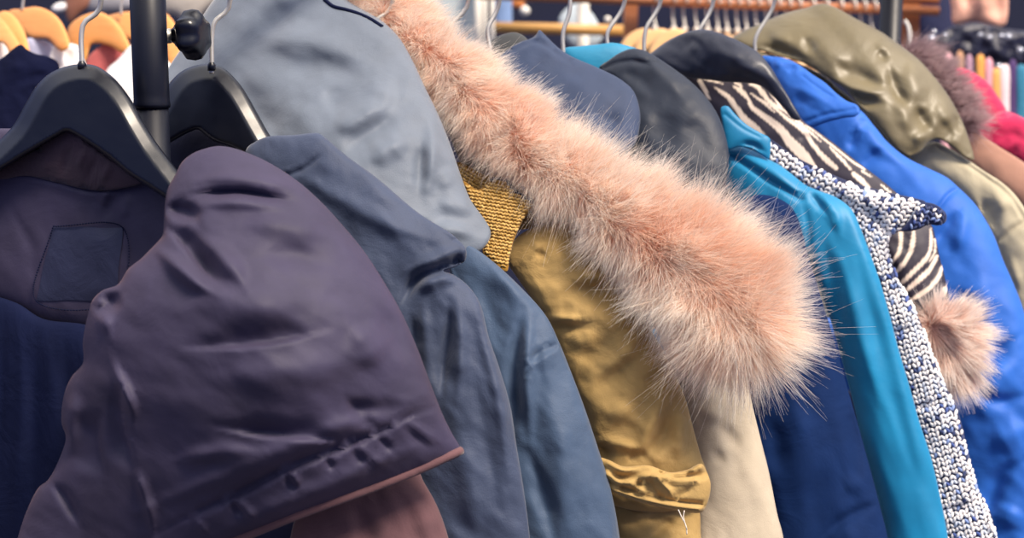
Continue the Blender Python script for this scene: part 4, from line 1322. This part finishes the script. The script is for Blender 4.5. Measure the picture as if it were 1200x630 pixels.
# ---- 13 royal blue parka
J13 = jacket('padded_parka', 'royal blue padded parka with buttoned pocket flap at the shoulder, right of the zebra coat', 'parka', 900, 60, 1.76)
b13 = cloth('sleeve', J13, [(905, 120), (940, 118), (980, 120), (1007, 128), (1025, 148), (1040, 166), (1062, 184), (1088, 197), (1110, 208), (1124, 220), (1142, 238), (1153, 254), (1165, 276), (1176, 305), (1187, 330), (1198, 358), (1208, 395), (1222, 450), (1232, 520), (1242, 640), (1262, 1000), (1130, 1000),
                            (1125, 640), (1100, 520), (1080, 420), (1060, 340), (1030, 270), (980, 200), (930, 155)],
            [(960, 140, 1.645), (1110, 240, 1.585), (1160, 450, 1.55), (1190, 620, 1.54)], M['royal'], k=.6, cap=.055, kb=.4, sp=3.5,
            folds=[(-4, 2.5, [(1124, 220), (1112, 228), (1104, 238), (1098, 246)]), (-7, 5, [(1122, 245), (1112, 262), (1102, 278), (1094, 292)]), (6, 8, [(1130, 240), (1128, 270), (1118, 300)]),
                   (-5, 5, [(1005, 150), (1000, 165), (994, 178)]), (-5, 6, [(1035, 172), (1018, 188), (1008, 200)]), (5, 8, [(1000, 140), (1030, 170), (1060, 195)]), (-4, 5, [(1015, 135), (1012, 155)]),
                   (-6, 8, [(1200, 390), (1170, 412), (1150, 440), (1135, 470)]), (7, 14, [(1195, 420), (1165, 450), (1150, 480)]), (-6, 8, [(1135, 440), (1150, 460), (1170, 470), (1205, 462)]),
                   (-7, 9, [(1200, 540), (1175, 555), (1160, 590), (1148, 620)]), (7, 14, [(1160, 520), (1180, 510), (1205, 500)]), (6, 14, [(1190, 590), (1175, 620)]), (4, 14, [(1140, 320), (1160, 370)]), (-4, 12, [(1120, 330), (1140, 380), (1150, 410)])],
            noise=[(3.5, 50, 1.6, 50)])
fl13 = cloth('shoulder_flap', J13, [(893, 66), (905, 66), (923, 69), (938, 77), (952, 87), (967, 97), (980, 109), (992, 118), (1004, 123), (1008, 130), (1003, 136), (990, 138), (970, 143), (950, 149), (940, 146), (930, 128), (915, 104), (903, 84)],
             [(900, 70, 1.66), (990, 130, 1.588)], M['royal'], k=.5, cap=.03, kb=.5, sp=2.8,
             folds=[(-1.6, 1.6, [(935, 84), (955, 100), (975, 113)]), (-1.6, 1.6, [(942, 80), (962, 96), (982, 110)]), (-2, 2, [(945, 142), (968, 134), (990, 130), (1004, 127)]), (-7, 4, [(920, 82), (928, 79), (936, 80)]), (5, 4, [(905, 74), (918, 76)]), (-3, 5, [(930, 112), (945, 122)]), (3, 6, [(925, 100), (950, 110), (975, 124)])],
             noise=[(2, 25, 1.5, 30)])

# ---- 14 olive satin hood jacket
J14 = jacket('hooded_jacket', 'olive green satin jacket with a crumpled shiny hood, right of the blue parka', 'jacket', 960, 10, 1.84)
cloth('hood_inner', J14, [(880, 60), (900, 62), (930, 72), (965, 88), (985, 105), (1010, 126), (1030, 148), (1050, 170), (1066, 184), (1040, 185), (1000, 160), (960, 130), (920, 100), (890, 80)], [(940, 90, 1.735), (1050, 170, 1.70)], M['olive'],
      k=.4, cap=.02, sp=3.5, folds=[(5, 4, [(935, 76), (960, 88), (985, 98), (1020, 104), (1050, 112)])])
cloth('hood', J14, [(858, 46), (872, 36), (890, 28), (910, 19), (928, 13), (945, 9), (963, 4), (978, 8), (998, 19), (1015, 28), (1034, 38), (1048, 48), (1062, 58), (1076, 69), (1090, 84), (1103, 100), (1114, 116), (1125, 136), (1134, 158), (1141, 187), (1131, 184), (1116, 172), (1100, 163), (1090, 166), (1078, 178), (1066, 183),
                    (1056, 178), (1045, 170), (1034, 155), (1020, 138), (1008, 125), (990, 104), (965, 88), (940, 73), (915, 66), (895, 60), (880, 58), (868, 54)],
      [(880, 45, 1.765), (963, 8, 1.78), (1060, 170, 1.665), (1130, 170, 1.68), (1000, 80, 1.705)], M['olive'], k=.6, cap=.05, kb=.35, sp=2.8,
      folds=[(-9, 7, [(886, 53), (905, 58), (930, 66), (950, 72)]), (4, 6, [(900, 42), (915, 44), (930, 50)]), (-6, 6, [(942, 42), (947, 52), (956, 62)]),
             (5, 9, [(950, 32), (965, 50), (982, 68), (1000, 84)]), (-13, 10, [(976, 68), (995, 84), (1018, 95), (1040, 102)]), (7, 6, [(960, 92), (990, 101), (1020, 107), (1046, 107)]),
             (-9, 7, [(985, 108), (1010, 118), (1040, 122)]), (5, 6, [(1026, 48), (1037, 57), (1043, 68)]), (-7, 6, [(1028, 58), (1034, 66), (1037, 74)]),
             (-11, 7, [(1042, 76), (1046, 95), (1056, 114), (1068, 128)]), (8, 10, [(1066, 68), (1072, 95), (1084, 122)]), (6, 9, [(1045, 118), (1060, 132), (1064, 155)]),
             (-12, 8, [(1072, 124), (1080, 140), (1094, 152)]), (6, 7, [(1066, 160), (1080, 162), (1094, 158)]), (-7, 8, [(1100, 142), (1110, 154), (1122, 162)]), (5, 8, [(1096, 118), (1108, 135), (1114, 148)]),
             (-7, 6, [(1118, 130), (1124, 144), (1122, 158)]), (3, 12, [(990, 30), (1030, 52)])],
      noise=[(6, 55, 2.2, 42)], fold_gain=.85)
k14 = cloth('sleeve', J14, [(1040, 190), (1064, 182), (1080, 172), (1094, 166), (1110, 172), (1130, 184), (1153, 200), (1172, 212), (1188, 226), (1205, 250), (1225, 285), (1240, 340), (1250, 420), (1265, 1000), (1200, 1000), (1195, 420), (1180, 320), (1150, 250), (1100, 205)],
            [(1090, 180, 1.70), (1180, 260, 1.65), (1220, 450, 1.62)], M['khaki'], k=.5, cap=.04, kb=.4, sp=3.5,
            folds=[(-3, 2.5, [(1100, 172), (1130, 190), (1160, 210), (1185, 232), (1200, 256)]), (-7, 8, [(1148, 230), (1158, 250), (1168, 275)]), (-4, 3, [(1170, 284), (1185, 270), (1202, 260)]), (4, 7, [(1165, 225), (1180, 250)]), (3, 6, [(1185, 300), (1195, 340)])],
            noise=[(3, 40, 1.6, 50)])

# ---- 15 camel coat with brown fur collar
J15 = jacket('wool_coat', 'camel pink wool coat with soft brown fur collar, behind the olive hood', 'coat', 1110, 60, 2.0)
cloth('shoulder', J15, [(1100, 140), (1128, 146), (1145, 154), (1165, 168), (1200, 190), (1260, 235), (1270, 520), (1225, 520), (1205, 260), (1160, 210), (1115, 175)], [(1130, 160, 1.83), (1220, 230, 1.78)], M['camel'], k=.5, cap=.05, sp=4, noise=[(3, 50, 1.5, 30)])
f15 = cloth('fur_collar', J15, [(1060, 62), (1072, 56), (1085, 62), (1100, 78), (1116, 96), (1130, 118), (1142, 142), (1138, 154), (1124, 150), (1108, 126), (1090, 100), (1072, 80)], [(1080, 70, 1.86), (1135, 140, 1.81)],
            fabric('brown_fur_backing', '86707a', rough=.95), k=.8, cap=.03, sp=4)


def collar_flow(px, py):
    return np.tile(np.array([[.75, .2]]), (len(px), 1))


M['fur3'] = fur_mat('brown_fur', '8c7078', 'd4bcbc', mid='b0949a')
fur('fur_pile', f15.obj, f15, 6000, .02, M['fur3'], flow=collar_flow, up=.6, droop=.1, r0=.00034, clump=.3)
# ---- 16 magenta jacket
J16 = jacket('fleece_jacket', 'bright magenta fleece jacket with raised hood at the far right end', 'jacket', 1140, 80, 2.15)
cloth('hood', J16, [(1100, 92), (1112, 82), (1126, 79), (1140, 84), (1156, 95), (1168, 110), (1180, 133), (1172, 148), (1148, 158), (1130, 148), (1112, 120)], [(1140, 110, 1.97)], M['magenta'], k=.7, cap=.05, sp=3.5)
cloth('body', J16, [(1130, 158), (1144, 149), (1160, 138), (1178, 130), (1200, 138), (1235, 155), (1275, 185), (1290, 500), (1230, 500), (1200, 200), (1165, 175)], [(1170, 150, 1.93), (1230, 200, 1.9)], M['magenta'], k=.5, cap=.05, sp=3.5,
      folds=[(-5, 6, [(1165, 165), (1185, 158), (1205, 165)]), (-4, 5, [(1182, 172), (1192, 182)]), (4, 5, [(1150, 152), (1180, 140)])], noise=[(3, 30, 1.5, 30)])

# the garments' bodies, hanging square to the rail behind the sleeves
def torso(J, px, py, d, mat, length=.36, thick=.02, top=0.02, drop=.62):
    s_ = P(px, py, d)
    ax = -rperp
    V, F = [], []
    rings = [(0.0, .30, .5), (.015, .55, .8), (.05, .80, 1), (.12, 1, 1), (.35, 1, 1.15), (drop - .02, 1.02, 1.2), (drop, 1.0, .9), (drop + .004, .9, .3)]
    n = 28
    for z, lf, tf in rings:
        c = s_ + ax * (length * .55) + Vector((0, 0, -top - z))
        for q in range(n):
            a = 2 * math.pi * q / n
            ca, sa = math.cos(a), math.sin(a)
            V.append(c + ax * (length * .5 * lf * math.copysign(abs(ca) ** .6, ca)) + rdir * (thick * tf * (1 + .12 * math.sin(5 * a + z * 6)) * math.copysign(abs(sa) ** .8, sa)))
    for r in range(len(rings) - 1):
        for q in range(n):
            a, b2 = r * n + q, r * n + (q + 1) % n
            F.append((a, a + n, b2 + n, b2))
    F.append(tuple(range(n)))
    F.append(tuple((len(rings) - 1) * n + q for q in range(n))[::-1])
    link_mesh('body', arr(V), F, mat, J)


torso(J3, 615, 420, 1.26, M['bluegrey'])
torso(J5, 715, 420, 1.32, M['mustard'])
torso(J6, 815, 440, 1.36, M['beige'])
torso(J8, 935, 440, 1.44, M['navydk'])
torso(J9, 1000, 400, 1.47, M['teal'])
torso(J10, 1050, 400, 1.52, M['speckbase'])
torso(J13, 1120, 380, 1.62, M['royal'])
torso(J14, 1180, 330, 1.70, M['khaki'])

# hooks of the hidden hangers inside the jackets
for (px, py, bend, top, lab) in [
        (441, 26, (443, 22), (461, -2), 'steel hanger hook rising out of the peach fur above the grey hood'),
        (525, 34, (526, 30), (550, -3), 'steel hanger hook rising behind the upper peach fur, before the pale pipes'),
        (574, 56, (572, 33), (586, -2), 'thin steel hanger hook between peach fur and the pointed navy hood'),
        (660, 58, (660, 38), (668, -2), 'steel hanger hook just behind the pointed navy hood'),
        (712, 54, (713, 36), (733, -2), 'steel hanger hook standing on the turquoise hood panel'),
        (755, 66, (757, 34), (775, -2), 'steel hanger hook between charcoal shoulder and black satin hood'),
        (819, 37, (821, 33), (837, -2), 'steel hanger hook on top of the black satin hood'),
        (885, 60, (887, 41), (909, -2), 'steel hanger hook in front of the olive satin hood')]:
    q = rail_point_near(px)
    h = thing('coat_hanger', lab, 'hanger', P(px, py, (q - CAM).dot(FWD)), 'hangers inside the jackets, only hooks in view')
    visible_hook(h, px, py, bend, top, M['steel'], r=.0023)
# ================================================================== behind the rack
def hanger_mesh(name, label, outline, d, group, mat=None, hook=None):
    h = thing(name, label, 'hanger', P(outline[0][0], outline[0][1], d if not isinstance(d, list) else d[0][2]), group)
    cloth('hanger_body', h, outline, d, mat or M['wood_o'], k=.9, cap=.010, kb=.9, capb=.010, sp=3.5)
    if hook:
        dd = d if not isinstance(d, list) else d[0][2]
        tube('hook', spline3([P(x, y, dd) for x, y in hook], 5), .002, M['steel'], h, 'steel hook', seg=8)
    return h


BG1 = 'wooden hangers on the rack behind, upper left'
hanger_mesh('wooden_hanger', 'orange wooden hanger at the very left edge, half cut off', [(-30, 30), (-8, 16), (2, 22), (16, 40), (28, 62), (34, 84), (26, 90), (14, 70), (2, 50), (-30, 60)], [(0, 40, 1.95), (30, 80, 1.85)], BG1)
hanger_mesh('wooden_hanger', 'second orange wooden hanger from the left edge', [(-12, 26), (0, 14), (8, 13), (18, 20), (28, 36), (34, 56), (36, 78), (28, 84), (20, 66), (10, 48), (-12, 50)], [(0, 30, 2.02), (30, 70, 1.95)], BG1)
hanger_mesh('wooden_hanger', 'broad orange wooden hanger left of the front black hanger hook', [(10, 13), (26, 10), (42, 8), (56, 12), (68, 21), (77, 36), (81, 54), (74, 60), (66, 56), (56, 46), (36, 44), (24, 36), (14, 24)], [(30, 20, 2.10), (78, 54, 2.0)], BG1,
            hook=[(26, 12), (27, 2), (30, -20), (38, -34)])
hanger_mesh('wooden_hanger', 'orange wooden hanger directly behind the front black hanger hook', [(80, 32), (90, 22), (100, 17), (116, 14), (128, 19), (138, 28), (147, 42), (152, 56), (144, 62), (128, 54), (108, 52), (100, 72), (92, 78), (84, 64), (78, 48)], [(100, 30, 2.12), (146, 54, 2.05)], BG1)
hanger_mesh('wooden_hanger', 'orange wooden hanger showing on both sides of the rack post', [(126, 20), (140, 15), (154, 13), (175, 10), (192, 14), (204, 26), (212, 48), (214, 76), (206, 90), (198, 78), (190, 60), (170, 48), (150, 46), (136, 36)], [(160, 25, 2.18), (208, 78, 2.08)], BG1,
            hook=[(142, 18), (142, 4), (146, -18), (152, -34)])

def garment(name, label, cat, part, outline, d, mat, group=None, **kw):
    g = thing(name, label, cat, P(outline[0][0], outline[0][1], d if not isinstance(d, list) else d[0][2]), group)
    cloth(part, g, outline, d, mat, **kw)
    return g

garment('shirt', 'white shirt at the left edge behind the black top', 'shirt', 'shoulder', [(-40, 40), (0, 46), (8, 54), (14, 66), (20, 100), (10, 300), (-40, 300)], 1.97, M['white'], k=.3, cap=.02)
garment('knit_top', 'black top hanging at the upper left behind the front hanger', 'top', 'shoulder', [(-60, 90), (-20, 78), (2, 68), (14, 58), (24, 52), (32, 58), (42, 63), (56, 66), (67, 72), (70, 84), (66, 110), (80, 300), (-60, 300)], [(20, 60, 1.70), (40, 280, 1.64)], M['blackcloth'], k=.4, cap=.04,
        folds=[(-5, 6, [(10, 100), (40, 90), (65, 88)]), (5, 6, [(0, 80), (30, 78)])], noise=[(4, 25, 1.5, 30)])
garment('shirt', 'lavender shirt under the broad orange hanger', 'shirt', 'collar', [(30, 46), (44, 46), (58, 50), (64, 60), (58, 80), (48, 200), (30, 200)], 2.06, M['lav'], k=.3, cap=.02)
garment('shirt', 'white shirt collar just left of the front hanger hook', 'shirt', 'collar', [(58, 66), (66, 50), (78, 50), (92, 54), (97, 66), (104, 90), (110, 200), (50, 200)], 2.03, M['white'], k=.3, cap=.02,
        folds=[(-4, 4, [(78, 56), (80, 76)]), (4, 4, [(70, 56), (72, 80)])])
garment('blouse', 'rose-coloured blouse between the hanger hook and the rack post', 'blouse', 'shoulder', [(100, 74), (112, 58), (126, 50), (140, 52), (150, 62), (146, 90), (150, 200), (100, 200)], 2.09, M['rose'], k=.3, cap=.02)
garment('shirt', 'white shirt with slanting edge right beside the rack post', 'shirt', 'front', [(124, 84), (138, 70), (152, 54), (165, 48), (182, 60), (205, 84), (210, 200), (120, 200)], 2.04, M['white'], k=.3, cap=.02)
BGP = 'brown blurred handbag behind the wooden hangers, upper left'
garment('handbag', BGP, 'bag', 'bag_body', [(76, 6), (82, -14), (96, -20), (106, -4), (103, 8), (92, 18), (82, 27), (77, 18)], 3.0, fabric('brown_leather', '8a5a48', rough=.5), k=.6, cap=.05)
garment('hat', 'white blurred cap beside the brown bag, upper left', 'hat', 'crown', [(60, 10), (66, 4), (76, 3), (81, 8), (74, 13), (64, 14)], 3.0, M['white'], k=.9, cap=.05)
garment('tote_bag', 'pale grey blurred bag between the front hook and the rack post', 'bag', 'bag_body', [(98, 4), (104, -20), (140, -24), (156, -6), (154, 8), (140, 14), (122, 15), (108, 14)], 3.3, fabric('grey_felt', '9a98a0', rough=.8), k=.6, cap=.06)
garment('jacket', 'pale grey blurred garment behind the clamp knob', 'jacket', 'shoulder', [(186, -20), (240, -30), (262, -16), (240, 14), (222, 30), (206, 18), (190, 14)], 2.9, fabric('warm_grey_wool', 'b4aca4', rough=.8), k=.5, cap=.05)

# ---- stall rack of wood behind, upper middle and right
wr = thing('wooden_rack', 'orange-brown wooden stall rack with upright posts, blurred behind the jackets', 'clothes rack', P(745, 600, 3.3))
D2 = 3.3
def bar(name, a, b, r, mat, parent, d=D2, seg=12, label=None):
    return tube(name, [P(*a, d), P(*b, d)], r, mat, parent, label, seg)

bar('hanging_rail', (560, -6), (1100, 13), .0105, M['wood_d'], wr)
for (x0, x1, xa) in ((732, 748, 740), (1060, 1080, 1069)):
    a, b = P(xa, -60, D2 + .03), P(xa, 60, D2 + .03)
    hw = (x1 - x0) / 2 / FPX * D2
    V, F = box_geo((a.x - hw, a.y - hw, 0), (a.x + hw, a.y + hw, 1.72))
    link_mesh('upright_post', arr(V), F, M['wood_d'], wr, smooth=False)
lowa, lowb = P(575, 32, D2 + .25), P(740, 36, D2 + .25)
V, F = tube_geo([lowa, lowb], .014, 12)
link_mesh('cross_bar', arr(V), F, wood('yellow_wood', 'b88a4a', 'd0a060'), wr, 'yellowish wooden cross bar')
tube('top_bar', [P(1050, -2, D2), P(1100, -1, D2)], .012, M['wood_d'], wr)

def stall_hanger(label, loc, yaw, tilt, source=None):
    """wooden hanger standing square to its rail; loc is the rail point"""
    if source is not None:
        r = source.copy(); COL.objects.link(r); r.location = loc; r.rotation_euler = (0, 0, yaw)
        for ch in source.children:
            c = ch.copy(); COL.objects.link(c); c.parent = r
        r['label'] = label
        return r
    h = thing('wooden_hanger', label, 'hanger', (0, 0, 0), 'pale hangers in a row on the wooden stall rail')
    prof = []
    N = 18
    top, botm = [], []
    for i in range(-N, N + 1):
        s = i / N
        x = s * .20
        z = -.075 - .075 * abs(s) ** 1.6
        top.append((x, z)); botm.append((x, z - .030 + .012 * abs(s)))
    V, F = [], []
    for (tx, tz), (bx, bz) in zip(top, botm):
        for y in (-.006, .006):
            V.append((tx, y, tz)); V.append((bx, y, bz))
        V.append((tx, 0, tz + .004))
    for i in range(2 * N):
        o, p = i * 5, i * 5 + 5
        F += [(o, o + 4, p + 4, p), (o + 4, o + 2, p + 2, p + 4), (o + 2, o + 3, p + 3, p + 2), (o + 3, o + 1, p + 1, p + 3), (o + 1, o, p, p + 1)]
    F += [(0, 1, 3, 2, 4), tuple(2 * N * 5 + q for q in (4, 2, 3, 1, 0))]
    link_mesh('hanger_body', np.array(V, float), F, M['wood_l'], h)
    pts = [(0, 0, -.078), (0, 0, -.055), (.010, 0, -.040), (.0165, 0, -.018)] + [(.0165 * math.cos(math.radians(a)), 0, .0165 * math.sin(math.radians(a))) for a in range(0, 201, 25)]
    tube('hook', spline3([Vector(p) for p in pts], 4), .0027, plain('white_steel', 'd8d4cc', rough=.35, metal=.4), h, 'pale metal hook', seg=8)
    V, F = lathe_geo((0, 0, -.068), (0, 0, 1), [(-.004, .003), (0, .007), (.006, .007), (.010, .003)], 12)
    link_mesh('hook_collar', arr(V), F, plain('white_collar', 'efe8dc', rough=.5), h, 'round white collar under the hook')
    return h

src = None
xs_h = [768, 790, 803, 817, 830, 842, 853, 865, 876, 888, 900, 912, 924, 936, 952, 968, 985, 1000, 1012, 1024]
ordn = ['first', 'second', 'third', 'fourth', 'fifth', 'sixth', 'seventh', 'eighth', 'ninth', 'tenth', 'eleventh', 'twelfth', 'thirteenth', 'fourteenth', 'fifteenth', 'sixteenth', 'seventeenth', 'eighteenth', 'nineteenth', 'twentieth']
for i, x in enumerate(xs_h):
    y = -6 + 19 * (x - 560) / 540
    loc = P(x, y, D2) + Vector((0, 0, .0035))
    lab = 'pale metal-hooked hanger, %s from the left on the blurred wooden stall rail' % ordn[i]
    o = stall_hanger(lab, loc, math.radians(97 + random.uniform(-2, 2)), 0, src)
    if src is None:
        src = o
        o.location = loc
        o.rotation_euler = (0, 0, math.radians(98))

BG3 = 'creamy wooden hangers between turquoise and black hoods'
for i, (dx, dd, lb) in enumerate(((-2, 0, 'cream wooden hanger farthest left beside the turquoise hood'), (16, -.10, 'cream wooden hanger, middle of the three left of the black satin hood'), (34, -.20, 'cream wooden hanger touching the black satin hood'))):
    hanger_mesh('wooden_hanger', lb, [(726 + dx, 64), (731 + dx, 49), (742 + dx, 38), (757 + dx, 33), (768 + dx, 36), (777 + dx, 48), (785 + dx, 80), (776 + dx, 86), (766 + dx, 64), (752 + dx, 52), (740 + dx, 60), (733 + dx, 74)], [(750, 40, 2.6 + dd), (790, 80, 2.5 + dd)], BG3, mat=M['wood_m'])
pp = thing('garment_pole', 'pale metal pole of a rack farther back, behind the turquoise hood', 'pole', P(683, 500, 3.6))
V, F = lathe_geo((P(683, 30, 3.6).x, P(683, 30, 3.6).y, 0), (0, 0, 1), [(0, .06), (.02, .06), (.022, .016), (1.75, .016), (1.76, .008)], 18)
link_mesh('pole', arr(V), F, M['pole'], pp)
garment('scarf', 'white blurred cloth hanging behind the pale pole', 'cloth', 'drape', [(655, 22), (664, 10), (676, 4), (692, 14), (702, 30), (706, 44), (698, 54), (682, 56), (668, 52), (658, 36)], 3.9, fabric('pale_blue_cloth', 'b8c4cc', rough=.8), k=.4, cap=.05)
# pale metal grille
gr = thing('wire_grille', 'pale grey metal grille panel with upright bars, behind the upper fur', 'grille', P(530, 500, 3.4))
geo = [box_geo(*(lambda a, b: ((a.x, a.y, b.z), (b.x, a.y + .02, a.z)))(P(484, -60, 3.4), P(556, 90, 3.4)))]
V, F = merge(geo)
link_mesh('panel', arr(V), F, plain('pale_panel', 'c4d2d6', rough=.6), gr, smooth=False)
for x in (560, 568, 577):
    V, F = tube_geo([P(x, -60, 3.38), P(x, 110, 3.38)], .006 if x != 560 else .010, 10)
    link_mesh('upright_bar', arr(V), F, M['pole'], gr)
garment('denim_garment', 'light blue denim garment, narrow and blurred, right of the pale grille', 'jeans', 'leg', [(581, -30), (598, -30), (600, 10), (598, 34), (584, 36), (580, 10)], 4.0, fabric('light_denim', '7d98c4', rough=.8), k=.4, cap=.04)
garment('box', 'small orange blurred box above the cross bar', 'box', 'carton', [(596, -14), (604, -15), (613, -13), (613, 8), (604, 9), (596, 7)], 4.2, plain('orange_card', 'e08a4a', rough=.7), k=.8, cap=.02)


def ball(label, px, py, rpx, d, mat):  # out-of-focus spots of light, modelled as solid white discs
    c = P(px, py, d)
    r = rpx / FPX * d
    V, F = lathe_geo(c - FWD * r * .3, -FWD, [(-r * .6, r * .45), (-r * .3, r * .8), (0, r), (r * .35, r * .92), (r * .7, r * .6), (r * .9, r * .15)], 20)
    o = link_mesh('bokeh_disc', arr(V), F, mat)
    tag(o, label, 'bokeh disc', 'round pale bokeh discs in the dark background')
    return o


CAPM = plain('white_gloss', 'f0ece4', rough=.25)
ball('round white bokeh disc beside the orange box, upper middle', 615, 13, 6, 4.2, CAPM)
ball('round white bokeh disc left of the wooden upright, above turquoise hood', 712, 23, 4, 3.5, CAPM)

# ---- rails the far goods hang from, above the picture
def far_rail(label, x0, x1, y, d, xp):
    r_ = thing('garment_rail', label, 'rail', P(xp, 600, d))
    tube('rail_bar', [P(x0, y, d), P((x0 + x1) / 2, y, d), P(x1, y, d)], .012, M['pole'], r_)
    e_ = P(xp, y, d)
    tube('rail_post', [(e_.x, e_.y, 0), (e_.x, e_.y, e_.z)], .014, M['pole'], r_)
    return r_


far_rail('pale garment rail carrying the blurred grey and brown goods, upper left', -90, 270, -30, 3.05, -84)
fr_ = far_rail('pale garment rail carrying the peach satin top and narrow scarves, upper right', 1085, 1400, -56, 3.2, 1392)
for x_ in (1214, 1236):
    tube('strap', [P(x_, -56, 3.2), P(x_, 45, 3.1)], .004, M['blackcloth'], fr_)
# ---- far right stall
garment('satin_top', 'peach satin top hanging at the upper right', 'top', 'top_body', [(1112, -50), (1150, -56), (1182, -50), (1182, -10), (1181, 18), (1178, 29), (1172, 31), (1158, 28), (1142, 24), (1128, 27), (1117, 27), (1115, 10)], [(1145, 0, 3.2)], M['peach'], k=.4, cap=.05,
        folds=[(-18, 7, [(1132, -40), (1133, -10), (1132, 14)]), (14, 8, [(1155, -40), (1152, 0), (1145, 22)]), (-14, 8, [(1165, -20), (1168, 10), (1172, 26)])])
bd = thing('display_band', 'dark studded leather display band under the peach top', 'display band', P(1150, 50, 3.1))
cloth('band', bd, [(1082, 44), (1100, 40), (1120, 30), (1145, 26), (1175, 33), (1200, 36), (1240, 38), (1240, 78), (1200, 76), (1160, 72), (1120, 70), (1092, 66), (1080, 56)], 3.1, fabric('black_leather', '171a34', rough=.4, wrinkle=.5), k=.5, cap=.03, noise=[(12, 14, 1, 0)])
for x, y, r in ((1092, 45, 4.5), (1095, 37, 2.5), (1149, 41, 3), (1160, 44, 3), (1174, 42, 3), (1182, 43, 4), (1196, 59, 4), (1108, 41, 2.5), (1171, 78, 4)):
    c = P(x, y, 3.03)
    rr = r / FPX * 3.03
    V, F = lathe_geo(c, -FWD, [(-.012, rr * .9), (0, rr), (rr * .5, rr * .7), (rr * .7, rr * .1)], 14)
    link_mesh('stud', arr(V), F, plain('stud_metal', 'c8ccd8', rough=.2, metal=.6), bd, 'shiny pale stud')
SCF = [('pale pink', 'e8b0b8', 1111, 8, 64, 96), ('tan', 'c0906a', 1125, 7, 62, 104), ('mauve', 'b08aa0', 1136, 6, 66, 108), ('golden orange', 'e0a050', 1149, 8, 66, 120), ('light pink', 'e4a4b4', 1159, 7, 70, 130),
       ('sandy orange', 'e0a860', 1168, 9, 82, 140), ('white and pink', 'f0d8dc', 1178, 10, 78, 150), ('deep purple', '4a3068', 1187, 7, 72, 150), ('sea blue', '2a7898', 1197, 10, 78, 150), ('pale grey', 'c8ccd4', 1208, 10, 76, 150)]
for (cn, hx, x, wpx, y0, y1) in SCF:
    garment('scarf', '%s narrow scarf hanging in the blurred row at the right edge' % cn, 'scarf', 'cloth_length', [(x - wpx / 2, y0), (x, y0 - 3), (x + wpx / 2, y0), (x + wpx / 2 + 1, (y0 + y1) / 2), (x + wpx / 2, y1 + 120), (x - wpx / 2, y1 + 120), (x - wpx / 2 - 1, (y0 + y1) / 2)],
            3.0, fabric('scarf_' + hx, hx, rough=.7), 'narrow scarves hanging in a row, upper right', k=.5, cap=.01, sp=3)
ch = thing('coat_hanger', 'white curved hanger hook in front of the right wooden upright', 'hanger', P(1062, 40, 2.6))
tube('hook', spline3([P(x, y, 2.6) for x, y in [(1060, 24), (1064, 30), (1066, 40), (1066, 56), (1066, 64)]], 5), .0034, CAPM, ch, 'white curved hook', seg=8)
garment('dark_coat', 'dark blurred coat hanging behind the black far post and peach top', 'coat', 'coat_body', [(1076, -40), (1110, -40), (1120, 20), (1112, 60), (1090, 70), (1078, 40)], 4.2, fabric('midnight_wool', '1c2248', rough=.8), k=.4, cap=.06)
